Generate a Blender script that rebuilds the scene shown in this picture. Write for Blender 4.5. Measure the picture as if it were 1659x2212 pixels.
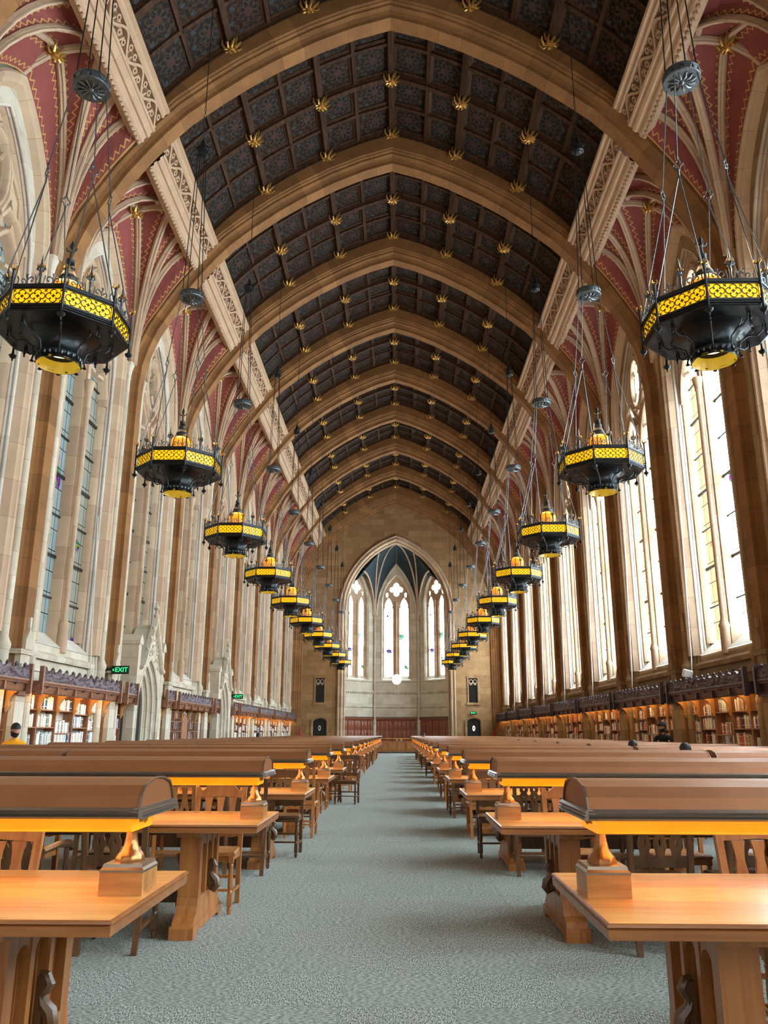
import bpy, math, random
from mathutils import Vector, Matrix
random.seed(7)
PI = math.pi
for o in list(bpy.data.objects): bpy.data.objects.remove(o, do_unlink=True)
SC = bpy.context.scene
COL = SC.collection
# ------------------------------------------------------------------ camera
cam_d = bpy.data.cameras.new('camera'); cam = bpy.data.objects.new('camera', cam_d); COL.objects.link(cam)
cam_d.sensor_fit = 'VERTICAL'; cam_d.sensor_height = 36.0; cam_d.lens = 36.0*1735.5/2212.0
cam_d.clip_start = 0.05; cam_d.clip_end = 400
cam.matrix_world = (Matrix.Translation((0.143, 0, 1.395)) @ Matrix.Rotation(0.0184, 4, 'Z')
                    @ Matrix.Rotation(PI/2+0.2682, 4, 'X') @ Matrix.Rotation(0.0021, 4, 'Z'))
SC.camera = cam
# ------------------------------------------------------------------ view + world
SC.view_settings.view_transform = 'Standard'; SC.view_settings.look = 'None'
SC.view_settings.gamma = 1.0; SC.view_settings.use_curve_mapping = False
SC.view_settings.exposure = 0.1
SC.cycles.use_denoising = True
SC.cycles.max_bounces = 8; SC.cycles.diffuse_bounces = 4; SC.cycles.glossy_bounces = 2
SC.cycles.transparent_max_bounces = 8; SC.cycles.sample_clamp_indirect = 4.0
SC.cycles.caustics_reflective = False; SC.cycles.caustics_refractive = False
W = bpy.data.worlds.new('sky'); SC.world = W; W.use_nodes = True
# overcast sky, brighter on the right-hand side of the building than on the left, where it looks onto a shaded court
SKY_BRIGHT, SKY_DIM = 24.0, 0.6
_nt = W.node_tree; bg = _nt.nodes['Background']
_tc = _nt.nodes.new('ShaderNodeTexCoord'); _sp = _nt.nodes.new('ShaderNodeSeparateXYZ'); _mr = _nt.nodes.new('ShaderNodeMapRange')
_nt.links.new(_tc.outputs['Generated'], _sp.inputs[0]); _nt.links.new(_sp.outputs[0], _mr.inputs[0])
_mr.inputs[1].default_value = -0.28; _mr.inputs[2].default_value = -0.06; _mr.inputs[3].default_value = SKY_DIM; _mr.inputs[4].default_value = SKY_BRIGHT
_nt.links.new(_mr.outputs[0], bg.inputs[1]); bg.inputs[0].default_value = (0.76, 0.90, 1.0, 1)
# ------------------------------------------------------------------ light power (all lamps tuned here)
P_BACK = 300.0
E_AMBER, E_DIFF, E_DOME, E_TUBE = 1.0, 0.95, 0.95, 48.0
P_CHAND = 45.0; P_READ = 9.0
RX = -0.026                      # the room's long axis
PITCH = 5.487                    # one bay
Y0 = 16.77                       # centre of rib 0
def RY(k): return Y0 + PITCH*k
# ------------------------------------------------------------------ helpers
def lin(h):
    h = h.lstrip('#'); r = []
    for i in (0, 2, 4):
        c = int(h[i:i+2], 16)/255.0
        r.append(c/12.92 if c <= 0.04045 else ((c+0.055)/1.055)**2.4)
    return tuple(r)+(1.0,)
def mat(name): 
    m = bpy.data.materials.new(name); m.use_nodes = True
    nt = m.node_tree; b = nt.nodes['Principled BSDF']
    return m, nt, b
def nd(nt, t, **kw):
    n = nt.nodes.new(t)
    for k, v in kw.items():
        if k.startswith('i_'):
            key = k[2:]; key = int(key) if key.isdigit() else key.replace('_', ' ')
            n.inputs[key].default_value = v
        else: setattr(n, k, v)
    return n
def ramp(nt, stops):
    r = nt.nodes.new('ShaderNodeValToRGB'); e = r.color_ramp.elements
    while len(e) < len(stops): e.new(0.5)
    for i, (p, c) in enumerate(stops): e[i].position = p; e[i].color = c
    return r
def mixc(nt, a, b, f, mode='MIX'):
    n = nt.nodes.new('ShaderNodeMix'); n.data_type = 'RGBA'; n.blend_type = mode
    L = nt.links
    for sock, v in ((n.inputs[0], f), (n.inputs[6], a), (n.inputs[7], b)):
        if hasattr(v, 'is_linked'): L.new(v, sock)
        else: sock.default_value = v
    return n.outputs[2]
def bump(nt, b, h, strength=0.4, dist=0.02):
    n = nd(nt, 'ShaderNodeBump'); n.inputs['Strength'].default_value = strength; n.inputs['Distance'].default_value = dist
    nt.links.new(h, n.inputs['Height']); nt.links.new(n.outputs[0], b.inputs['Normal'])
def simple(name, col, rough=0.5, metal=0.0, noise=0.0, scale=20.0, bmp=0.0):
    m, nt, b = mat(name); c = lin(col) if isinstance(col, str) else col
    b.inputs['Base Color'].default_value = c; b.inputs['Roughness'].default_value = rough; b.inputs['Metallic'].default_value = metal
    tc = nd(nt, 'ShaderNodeTexCoord'); n = nd(nt, 'ShaderNodeTexNoise', i_Scale=scale, i_Detail=4.0)
    nt.links.new(tc.outputs['Object'], n.inputs['Vector'])
    if noise:
        r = ramp(nt, [(0.3, tuple(x*(1-noise) for x in c[:3])+(1,)), (0.7, tuple(min(1, x*(1+noise)) for x in c[:3])+(1,))])
        nt.links.new(n.outputs[0], r.inputs[0]); nt.links.new(r.outputs[0], b.inputs['Base Color'])
    if bmp: bump(nt, b, n.outputs[0], bmp)
    return m
def stone(name, c1, c2, mortar, bw=0.95, rh=0.46, stain=0.25):
    m, nt, b = mat(name); L = nt.links
    uv = nd(nt, 'ShaderNodeUVMap'); br = nd(nt, 'ShaderNodeTexBrick')
    br.inputs['Color1'].default_value = lin(c1); br.inputs['Color2'].default_value = lin(c2); br.inputs['Mortar'].default_value = lin(mortar)
    br.inputs['Scale'].default_value = 1.0; br.inputs['Mortar Size'].default_value = 0.004; br.inputs['Mortar Smooth'].default_value = 0.3
    br.inputs['Brick Width'].default_value = bw; br.inputs['Row Height'].default_value = rh; br.inputs['Bias'].default_value = -0.1
    L.new(uv.outputs[0], br.inputs['Vector'])
    tc = nd(nt, 'ShaderNodeTexCoord'); n = nd(nt, 'ShaderNodeTexNoise', i_Scale=2.2, i_Detail=6.0, i_Roughness=0.6)
    L.new(tc.outputs['Object'], n.inputs['Vector'])
    r = ramp(nt, [(0.3, (1-stain, 1-stain, 1-stain*1.15, 1)), (0.7, (1.0, 1.0, 1.0, 1))]); L.new(n.outputs[0], r.inputs[0])
    L.new(mixc(nt, br.outputs[0], r.outputs[0], 1.0, 'MULTIPLY'), b.inputs['Base Color'])
    b.inputs['Roughness'].default_value = 0.85
    n2 = nd(nt, 'ShaderNodeTexNoise', i_Scale=35.0, i_Detail=3.0); L.new(tc.outputs['Object'], n2.inputs['Vector'])
    bump(nt, b, n2.outputs[0], 0.25, 0.01)
    return m
def wood(name, c1, c2, rough=0.4, scale=3.0, axis=0, coat=0.0, var=0.0):
    m, nt, b = mat(name); L = nt.links
    tc = nd(nt, 'ShaderNodeTexCoord'); mp = nd(nt, 'ShaderNodeMapping'); s = [scale*7]*3; s[axis] = scale*0.6
    mp.inputs['Scale'].default_value = s; L.new(tc.outputs['Object'], mp.inputs[0])
    n = nd(nt, 'ShaderNodeTexNoise', i_Scale=1.4, i_Detail=7.0, i_Roughness=0.62, i_Distortion=0.8); L.new(mp.outputs[0], n.inputs['Vector'])
    r = ramp(nt, [(0.32, lin(c1)), (0.66, lin(c2))]); L.new(n.outputs[0], r.inputs[0])
    out = r.outputs[0]
    if var:
        oi = nd(nt, 'ShaderNodeObjectInfo'); rr = ramp(nt, [(0, (1-var, 1-var, 1-var, 1)), (1, (1, 1, 1, 1))]); L.new(oi.outputs['Random'], rr.inputs[0])
        out = mixc(nt, out, rr.outputs[0], 1.0, 'MULTIPLY')
    L.new(out, b.inputs['Base Color']); b.inputs['Roughness'].default_value = rough
    b.inputs['Coat Weight'].default_value = coat; b.inputs['Coat Roughness'].default_value = 0.25
    bump(nt, b, n.outputs[0], 0.12, 0.01)
    return m
def emis(name, col, strength, alpha=None):
    m, nt, b = mat(name); c = lin(col)
    b.inputs['Base Color'].default_value = c; b.inputs['Roughness'].default_value = 0.3
    b.inputs['Emission Color'].default_value = c; b.inputs['Emission Strength'].default_value = strength
    tc = nd(nt, 'ShaderNodeTexCoord'); n = nd(nt, 'ShaderNodeTexNoise', i_Scale=9.0, i_Detail=3.0); nt.links.new(tc.outputs['Object'], n.inputs['Vector'])
    r = ramp(nt, [(0.3, tuple(x*0.72 for x in c[:3])+(1,)), (0.7, c)]); nt.links.new(n.outputs[0], r.inputs[0]); nt.links.new(r.outputs[0], b.inputs['Emission Color'])
    return m
M = {}
M['stone'] = stone('sandstone', '#B08B60', '#946F48', '#5E452B')
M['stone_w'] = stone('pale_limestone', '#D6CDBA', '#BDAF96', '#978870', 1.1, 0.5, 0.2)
M['stone_r'] = stone('shaded_limestone', '#A0825A', '#836542', '#664E32', 1.1, 0.5, 0.25)  # left wall's limestone again, with the right wall's shade in the colour
M['arch'] = stone('arch_sandstone', '#98693A', '#7A5027', '#5E4026', 4.0, 0.62, 0.3)
M['trac'] = stone('tracery_stone', '#C9AE90', '#B2937A', '#8C7050', 4.0, 0.8, 0.15)
M['jamb'] = stone('pale_jamb_stone', '#D6CCBF', '#C4B8A8', '#9C9082', 4.0, 0.9, 0.12)
M['corn'] = stone('cornice_stone', '#BC9C7E', '#A88868', '#8C7050', 9.0, 4.0, 0.15)
M['timber'] = wood('dark_timber', '#281A12', '#4C3320', 0.7, 1.2, 1)
M['timber_x'] = wood('dark_timber_across', '#281A12', '#4C3320', 0.7, 1.2, 0)
for k_ in ('timber', 'timber_x'): M[k_].node_tree.nodes['Principled BSDF'].inputs['Specular IOR Level'].default_value = 0.15
M['table'] = wood('oak_table_top', '#CE8438', '#EBAC5E', 0.27, 1.3, 0, 0.35, 0.12)
M['oak'] = wood('oak', '#9A5B2C', '#BF8145', 0.35, 1.5, 2, 0.15, 0.25)
M['oak_x'] = wood('oak_block', '#8E5324', '#D0924F', 0.35, 1.0, 0, 0.15, 0.1)
M['oak_dark'] = wood('dark_oak', '#472E1C', '#74502F', 0.35, 1.5, 2, 0.15, 0.3)
M['bracket'] = wood('bracket_oak', '#A87238', '#CE9650', 0.4, 1.5, 2)  # case oak made lighter, the shelf lights' orange glow put into its colour
M['case'] = wood('bookcase_oak', '#7A4D30', '#A06C47', 0.45, 1.5, 2)
M['crest'] = wood('carved_cresting', '#40343A', '#6A5A5E', 0.5, 4.0, 1)
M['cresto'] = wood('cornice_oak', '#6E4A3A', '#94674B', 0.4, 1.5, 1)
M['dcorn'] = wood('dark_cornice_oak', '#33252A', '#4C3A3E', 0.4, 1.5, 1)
M['iron'] = simple('blackened_iron', '#2B2E2F', 0.38, 0.75, 0.25, 30, 0.1)
M['iron_l'] = simple('worn_iron', '#5B6062', 0.35, 0.7, 0.3, 30)
M['gold'] = simple('gilt', '#C79A52', 0.35, 0.75, 0.4, 40)
M['bronze'] = simple('polished_bronze', '#9A683C', 0.3, 0.8, 0.3, 18)
M['edge'] = wood('oak_table_edge', '#7E4A26', '#A96C38', 0.3, 1.5, 0, 0.3, 0.1)
M['shade'] = simple('bronze_shade', '#96603A', 0.38, 0.4, 0.08, 6)
M['shade_rim'] = simple('shade_rim', '#94897C', 0.3, 0.85, 0.1, 12)
M['panelwood'] = wood('wainscot_wood', '#6E3822', '#95553A', 0.4, 1.5, 2)
M['white'] = simple('painted_white', '#E6E8E4', 0.5, 0, 0.03)
M['black'] = simple('dark_iron_door', '#17191A', 0.5, 0.2, 0.1)
M['yellow_in'] = emis('reflector_yellow', '#B99A2A', 0.55)
M['amber'] = emis('amber_glass', '#FFC000', E_AMBER)
M['dome'] = emis('amber_dome_glass', '#FF9A1E', E_DOME)
M['diff'] = emis('lamp_diffuser', '#FF9C10', E_DIFF)
M['tube'] = emis('shelf_light_tube', '#FFD090', E_TUBE)
M['cream'] = emis('bulb_glow', '#FFF0C8', 3.0)
M['green'] = emis('exit_green', '#25E07A', 2.4)
M['globe'] = emis('white_globe', '#FFFFFF', 1.0)
M['marble'] = simple('dark_marble', '#3E4446', 0.25, 0, 0.6, 6)
M['void'] = simple('unlit_gap', '#1C1612', 0.9)
M['red'] = simple('extinguisher_red', '#B01818', 0.3, 0, 0.1)
M['skin'] = simple('skin', '#B98A6E', 0.55, 0, 0.05)
M['hair'] = simple('dark_hair', '#1B1614', 0.6, 0, 0.3, 80)
M['yellow_cloth'] = simple('yellow_cotton', '#EFA50A', 0.8, 0, 0.1, 8)
M['black_cloth'] = simple('black_cloth', '#141416', 0.8, 0, 0.3, 8)
M['blue_cloth'] = simple('blue_denim', '#39506B', 0.8, 0, 0.3, 8)
M['paper'] = simple('paper', '#E8E6E0', 0.7, 0, 0.03)
M['cord'] = simple('white_cord', '#D8DCD8', 0.7)
# window glass: clear quarries in lead with small coloured motifs
def glass(name, tint, dens, milk=0.06, dark=0.06):
    m, nt, b = mat(name); L = nt.links; nt.nodes.remove(b)
    out = nt.nodes['Material Output']
    uv = nd(nt, 'ShaderNodeUVMap'); br = nd(nt, 'ShaderNodeTexBrick')
    br.offset = 0.0
    br.inputs['Color1'].default_value = (1, 1, 1, 1); br.inputs['Color2'].default_value = (0.90, 0.93, 0.93, 1); br.inputs['Mortar'].default_value = (0.004, 0.004, 0.004, 1)
    br.inputs['Scale'].default_value = 1.0; br.inputs['Mortar Size'].default_value = 0.012; br.inputs['Mortar Smooth'].default_value = 0.1
    br.inputs['Brick Width'].default_value = 0.345; br.inputs['Row Height'].default_value = 0.52; L.new(uv.outputs[0], br.inputs['Vector'])
    vo = nd(nt, 'ShaderNodeTexVoronoi', i_Scale=9.0); L.new(uv.outputs[0], vo.inputs['Vector'])
    n = nd(nt, 'ShaderNodeTexNoise', i_Scale=0.9, i_Detail=1.0); L.new(uv.outputs[0], n.inputs['Vector'])
    r = ramp(nt, [(dens, (0, 0, 0, 1)), (dens+0.03, (1, 1, 1, 1))]); L.new(n.outputs[0], r.inputs[0])
    hs = nd(nt, 'ShaderNodeHueSaturation', i_Saturation=1.6, i_Value=dark); L.new(vo.outputs['Color'], hs.inputs['Color'])
    c = mixc(nt, br.outputs[0], hs.outputs[0], r.outputs[0], 'MULTIPLY')
    c = mixc(nt, c, lin(tint), 1.0, 'MULTIPLY')
    t = nd(nt, 'ShaderNodeBsdfTransparent'); L.new(c, t.inputs[0])
    g = nd(nt, 'ShaderNodeBsdfGlossy', i_Roughness=0.15); g.inputs[0].default_value = (0.8, 0.85, 0.85, 1)
    df = nd(nt, 'ShaderNodeBsdfDiffuse'); L.new(mixc(nt, c, (0.62, 0.68, 0.66, 1), 1.0, 'MULTIPLY'), df.inputs[0]); md = nd(nt, 'ShaderNodeMixShader'); md.inputs[0].default_value = milk
    L.new(t.outputs[0], md.inputs[1]); L.new(df.outputs[0], md.inputs[2])
    mx = nd(nt, 'ShaderNodeMixShader'); mx.inputs[0].default_value = 0.10
    L.new(md.outputs[0], mx.inputs[1]); L.new(g.outputs[0], mx.inputs[2]); L.new(mx.outputs[0], out.inputs[0])
    return m
M['glass'] = glass('leaded_glass', '#FFFFFF', 0.66)
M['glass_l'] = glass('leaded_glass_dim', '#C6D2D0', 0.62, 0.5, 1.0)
M['dglass'] = simple('dark_leaded_glass', '#10161A', 0.25, 0, 0.5, 8)
# carpet
def carpet():
    m, nt, b = mat('grey_green_carpet'); L = nt.links
    tc = nd(nt, 'ShaderNodeTexCoord'); ch = nd(nt, 'ShaderNodeTexChecker', i_Scale=1.0/0.61)
    mp0 = nd(nt, 'ShaderNodeMapping'); mp0.inputs['Location'].default_value = (0.17, 0.1, 0.5); L.new(tc.outputs['Object'], mp0.inputs[0]); L.new(mp0.outputs[0], ch.inputs['Vector'])
    hs = []
    for sc in ((38, 150, 1), (150, 38, 1)):
        mp = nd(nt, 'ShaderNodeMapping'); mp.inputs['Scale'].default_value = sc; mp.inputs['Rotation'].default_value = (0, 0, 0.25); L.new(tc.outputs['Object'], mp.inputs[0])
        n = nd(nt, 'ShaderNodeTexNoise', i_Scale=1.0, i_Detail=3.0, i_Roughness=0.6); L.new(mp.outputs[0], n.inputs['Vector']); hs.append(n.outputs[0])
    h = mixc(nt, hs[0], hs[1], ch.outputs['Fac'])
    r = ramp(nt, [(0.36, lin('#414744')), (0.50, lin('#92998F')), (0.62, lin('#CACCC2'))]); L.new(h, r.inputs[0])
    tile = nd(nt, 'ShaderNodeTexBrick'); tile.offset = 0.0; tile.inputs['Scale'].default_value = 1; tile.inputs['Brick Width'].default_value = 0.61; tile.inputs['Row Height'].default_value = 0.61
    tile.inputs['Color1'].default_value = (1, 1, 1, 1); tile.inputs['Color2'].default_value = (0.93, 0.93, 0.93, 1); tile.inputs['Mortar'].default_value = (0.82, 0.82, 0.82, 1); tile.inputs['Mortar Size'].default_value = 0.004
    L.new(mp0.outputs[0], tile.inputs['Vector'])
    L.new(mixc(nt, r.outputs[0], tile.outputs[0], 1.0, 'MULTIPLY'), b.inputs['Base Color'])
    b.inputs['Roughness'].default_value = 0.95; bump(nt, b, h, 0.8, 0.012)
    return m
M['carpet'] = carpet()
# red vault webs with a painted zigzag border beside each rib, painted ceiling boards
def web(name, base, zig):
    m, nt, b = mat(name); L = nt.links
    uv = nd(nt, 'ShaderNodeUVMap'); sp = nd(nt, 'ShaderNodeSeparateXYZ'); L.new(uv.outputs[0], sp.inputs[0])
    def mth(op, a, c=None):
        n = nd(nt, 'ShaderNodeMath', operation=op)
        for i, v in enumerate((a, c)):
            if v is None: continue
            if hasattr(v, 'is_linked'): L.new(v, n.inputs[i])
            else: n.inputs[i].default_value = v
        return n.outputs[0]
    z = mth('PINGPONG', mth('MULTIPLY', sp.outputs[1], 5.5), 0.5)         # 0..0.5 zigzag along the rib
    d = mth('ABSOLUTE', mth('SUBTRACT', sp.outputs[0], mth('ADD', mth('MULTIPLY', z, 0.22), 0.10)))
    line = mth('LESS_THAN', d, 0.022)
    tri = mth('LESS_THAN', sp.outputs[0], 0.035)
    f = mth('MAXIMUM', line, tri)
    n = nd(nt, 'ShaderNodeTexNoise', i_Scale=1.5, i_Detail=4.0); tc = nd(nt, 'ShaderNodeTexCoord'); L.new(tc.outputs['Object'], n.inputs['Vector'])
    c = lin(base); r = ramp(nt, [(0.3, tuple(x*0.75 for x in c[:3])+(1,)), (0.7, c)]); L.new(n.outputs[0], r.inputs[0])
    L.new(mixc(nt, r.outputs[0], lin(zig), f), b.inputs['Base Color']); b.inputs['Roughness'].default_value = 0.8
    return m
M['web'] = web('red_vault_plaster', '#8C433C', '#BC9050')
M['web_blue'] = web('blue_vault_plaster', '#1D2E35', '#1D2E35')
def boards():
    m, nt, b = mat('painted_ceiling_boards'); L = nt.links
    uv = nd(nt, 'ShaderNodeUVMap')
    # UV is 0..1 across every panel: an eight-petal rosette with scrolls, different per panel through the integer part
    fr = nd(nt, 'ShaderNodeVectorMath', operation='FRACTION'); L.new(uv.outputs[0], fr.inputs[0])
    fl = nd(nt, 'ShaderNodeVectorMath', operation='FLOOR'); L.new(uv.outputs[0], fl.inputs[0])
    sb = nd(nt, 'ShaderNodeVectorMath', operation='SUBTRACT'); L.new(fr.outputs[0], sb.inputs[0]); sb.inputs[1].default_value = (0.5, 0.5, 0)
    gr = nd(nt, 'ShaderNodeTexGradient', gradient_type='RADIAL'); L.new(sb.outputs[0], gr.inputs[0])
    ln = nd(nt, 'ShaderNodeVectorMath', operation='LENGTH'); L.new(sb.outputs[0], ln.inputs[0])
    wn = nd(nt, 'ShaderNodeTexWhiteNoise', noise_dimensions='2D'); L.new(fl.outputs[0], wn.inputs['Vector'])
    def mth(op, a, c=None):
        n = nd(nt, 'ShaderNodeMath', operation=op)
        for i, v in enumerate((a, c)):
            if v is None: continue
            if hasattr(v, 'is_linked'): L.new(v, n.inputs[i])
            else: n.inputs[i].default_value = v
        return n.outputs[0]
    pet = mth('SINE', mth('MULTIPLY', gr.outputs['Fac'], 2*PI*8))
    rad = mth('SINE', mth('ADD', mth('MULTIPLY', ln.outputs['Value'], 34.0), mth('MULTIPLY', pet, 1.6)))
    line = mth('GREATER_THAN', rad, 0.55)
    vo = nd(nt, 'ShaderNodeTexVoronoi', i_Scale=7.0, feature='DISTANCE_TO_EDGE'); L.new(uv.outputs[0], vo.inputs['Vector'])
    sc = mth('LESS_THAN', vo.outputs['Distance'], 0.035)
    base = ramp(nt, [(0.0, lin('#1E1813')), (0.45, lin('#25211E')), (0.8, lin('#271C17'))]); L.new(wn.outputs['Value'], base.inputs[0])
    c = mixc(nt, base.outputs[0], lin('#4A3A2E'), mth('MULTIPLY', line, 0.5))
    c = mixc(nt, c, lin('#3A4A50'), mth('MULTIPLY', mth('GREATER_THAN', mth('MULTIPLY', pet, mth('SINE', mth('MULTIPLY', ln.outputs['Value'], 11))), 0.72), 0.6))
    c = mixc(nt, c, lin('#4C302B'), mth('MULTIPLY', mth('LESS_THAN', ln.outputs['Value'], 0.10), 0.7))
    c = mixc(nt, c, lin('#4A3B2F'), mth('MULTIPLY', sc, 0.6))
    L.new(c, b.inputs['Base Color']); b.inputs['Roughness'].default_value = 0.8; b.inputs['Specular IOR Level'].default_value = 0.1
    return m
M['boards'] = boards()

class MB:
    """collects faces with UVs and material slots and links them as one mesh object"""
    def __init__(s): s.v = []; s.f = []; s.uv = []; s.mi = []; s.sm = []
    def face(s, idx, uv=None, mi=0, sm=False): s.f.append(tuple(idx)); s.uv.append(uv); s.mi.append(mi); s.sm.append(sm)
    def vs(s, pts):
        n = len(s.v); s.v.extend(tuple(p) for p in pts); return list(range(n, n+len(pts)))
    def quad(s, a, b, c, d, uv=None, mi=0, sm=False):
        i = s.vs([a, b, c, d]); s.face(i, uv, mi, sm)
    def box(s, x0, y0, z0, x1, y1, z1, mi=0, T=None, ch=0.0):
        if ch:
            lo = [(x0+ch, y0+ch, z0), (x1-ch, y0+ch, z0), (x1-ch, y1-ch, z0), (x0+ch, y1-ch, z0)]
            a = [(x0, y0, z0+ch), (x1, y0, z0+ch), (x1, y1, z0+ch), (x0, y1, z0+ch)]
            b = [(x, y, z1-ch) for x, y, z in a]; hi = [(x, y, z1) for x, y, z in lo]
            rings = [lo, a, b, hi]
        else:
            lo = [(x0, y0, z0), (x1, y0, z0), (x1, y1, z0), (x0, y1, z0)]; hi = [(x, y, z1) for x, y, z in lo]
            rings = [lo, hi]
        s.rings(rings, True, mi, T=T)
    def rings(s, rings, caps=True, mi=0, sm=False, T=None, closed=True, uvs=None):
        if T: rings = [[T(p) for p in r] for r in rings]
        ids = [s.vs(r) for r in rings]; n = len(rings[0])
        for j in range(len(ids)-1):
            for i in range(n if closed else n-1):
                k = (i+1) % n
                uv = None
                if uvs:
                    U, V = uvs; u1 = U[i+1] if i+1 < len(U) else U[i]+0.1
                    uv = [(U[i], V[j]), (u1, V[j]), (u1, V[j+1]), (U[i], V[j+1])]
                s.face((ids[j][i], ids[j][k], ids[j+1][k], ids[j+1][i]), uv, mi, sm)
        if caps and closed:
            s.face(ids[0][::-1], None, mi, False); s.face(ids[-1], None, mi, False)
    def lathe(s, prof, n=12, c=(0, 0, 0), mi=0, sm=True, a0=0.0, a1=None, caps=True):
        cx, cy, cz = c; rr = []
        for r, z in prof:
            rr.append([(cx+r*math.cos(a0+2*PI*i/n), cy+r*math.sin(a0+2*PI*i/n), cz+z) for i in range(n)])
        s.rings(rr, caps, mi, sm)
    def tube(s, pts, r, n=6, mi=0, caps=True, sm=True):
        pts = [Vector(p) for p in pts]; rr = []; up = None
        for i, p in enumerate(pts):
            t = (pts[min(i+1, len(pts)-1)]-pts[max(i-1, 0)])
            if t.length < 1e-9: t = Vector((0, 0, 1))
            t.normalize()
            if up is None:
                up = Vector((0, 0, 1)) if abs(t.z) < 0.9 else Vector((1, 0, 0))
            a = t.cross(up)
            if a.length < 1e-6: a = t.cross(Vector((0.3, 1, 0.2)))
            a.normalize(); b = a.cross(t); b.normalize(); up = b
            rad = r[i] if isinstance(r, (list, tuple)) else r
            rr.append([p+a*rad*math.cos(2*PI*k/n)+b*rad*math.sin(2*PI*k/n) for k in range(n)])
        s.rings(rr, caps, mi, sm)
    def prism(s, poly, w0, w1, T, mi=0, sm=False):
        s.rings([[(u, v, w0) for u, v in poly], [(u, v, w1) for u, v in poly]], True, mi, sm, T)
    def sweep2(s, path, prof, T, mi=0, sm=False, closed_prof=True, caps=True, closed_path=False, voff=0.0):
        """planar sweep: path of (u,v), profile of (outward, w); T maps (u,v,w) to space"""
        n = len(path); rr = []; V = []; acc = voff
        for i in range(n):
            if closed_path: a = path[i-1]; c = path[(i+1) % n]
            else: a = path[max(i-1, 0)]; c = path[min(i+1, n-1)]
            p = path[i]
            def nrm(q, r):
                dx, dy = r[0]-q[0], r[1]-q[1]; l = math.hypot(dx, dy) or 1; return (-dy/l, dx/l)
            n1 = nrm(a, p) if a != p else None; n2 = nrm(p, c) if c != p else None
            if n1 is None: n1 = n2
            if n2 is None: n2 = n1
            nx, ny = n1[0]+n2[0], n1[1]+n2[1]; l = math.hypot(nx, ny) or 1; nx /= l; ny /= l
            cs = max(0.35, nx*n1[0]+ny*n1[1]); nx /= cs; ny /= cs
            rr.append([(p[0]+nx*o, p[1]+ny*o, w) for o, w in prof])
            if i: acc += math.hypot(p[0]-path[i-1][0], p[1]-path[i-1][1])
            V.append(acc)
        if closed_path: rr.append(rr[0]); V.append(acc+0.1)
        U = [0.0]
        for i in range(1, len(prof)): U.append(U[-1]+math.hypot(prof[i][0]-prof[i-1][0], prof[i][1]-prof[i-1][1]))
        if closed_prof: U.append(U[-1]+0.1)
        s.rings(rr, caps and closed_prof and not closed_path, mi, sm, T, closed_prof, (U, V))
    def build(s, name, mats, parent=None, smooth=None, loc=None):
        me = bpy.data.meshes.new(name); me.from_pydata(s.v, [], s.f)
        if not isinstance(mats, (list, tuple)): mats = [mats]
        for m in mats: me.materials.append(M[m] if isinstance(m, str) else m)
        uvl = me.uv_layers.new(name='UVMap'); k = 0; V = s.v
        data = [0.0]*(2*len(uvl.data))
        for fi, f in enumerate(s.f):
            uv = s.uv[fi]
            if uv is None:
                a, b, c = Vector(V[f[0]]), Vector(V[f[1]]), Vector(V[f[2]]); nn = (b-a).cross(c-b)
                if abs(nn.z) >= max(abs(nn.x), abs(nn.y)): uv = [(V[i][0], V[i][1]) for i in f]
                elif abs(nn.x) > abs(nn.y): uv = [(V[i][1], V[i][2]) for i in f]
                else: uv = [(V[i][0], V[i][2]) for i in f]
            for (a, b) in uv: data[k] = a; data[k+1] = b; k += 2
        uvl.data.foreach_set('uv', data)
        me.polygons.foreach_set('material_index', s.mi)
        sm = s.sm if smooth is None else [smooth]*len(s.f)
        me.polygons.foreach_set('use_smooth', sm)
        me.update()
        if any(sm):
            try: me.set_sharp_from_angle(angle=math.radians(42))
            except Exception: pass
        o = bpy.data.objects.new(name, me); COL.objects.link(o)
        if loc: o.location = loc
        if parent: o.parent = parent
        return o
def tag(o, label=None, cat=None, group=None, kind=None):
    if label: o['label'] = label
    if cat: o['category'] = cat
    if group: o['group'] = group
    if kind: o['kind'] = kind
    return o
def empty(name, loc=(0, 0, 0), rz=0.0):
    o = bpy.data.objects.new(name, None); COL.objects.link(o); o.location = loc; o.rotation_euler = (0, 0, rz); o.empty_display_size = 0.1
    return o
KIDS = {}
def copy_tree(o, parent=None):
    c = o.copy(); COL.objects.link(c); c.parent = parent
    for ch in list(o.children): copy_tree(ch, c)
    return c
# planar curves
def pointed(s, spring, apex, n=10, c=0.0, z0=None):
    """pointed arch path from left foot over the apex to the right foot; with z0 straight legs down to z0"""
    h = apex-spring
    if h <= s*1.0001: h = s*1.0001
    cc = (s*s-h*h)/(2*s); R = s-cc; am = math.atan2(h, -cc)
    right = [(c+cc+R*math.cos(am*i/n), spring+R*math.sin(am*i/n)) for i in range(n+1)]
    left = [(2*c-x, z) for x, z in right]
    path = left[:-1]+right[::-1]
    if z0 is not None: path = [(c-s, z0)]+path+[(c+s, z0)]
    return path
def arc(cx, cz, r, a0, a1, n=8, ry=None):
    return [(cx+r*math.cos(a0+(a1-a0)*i/n), cz+(ry or r)*math.sin(a0+(a1-a0)*i/n)) for i in range(n+1)]
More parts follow.
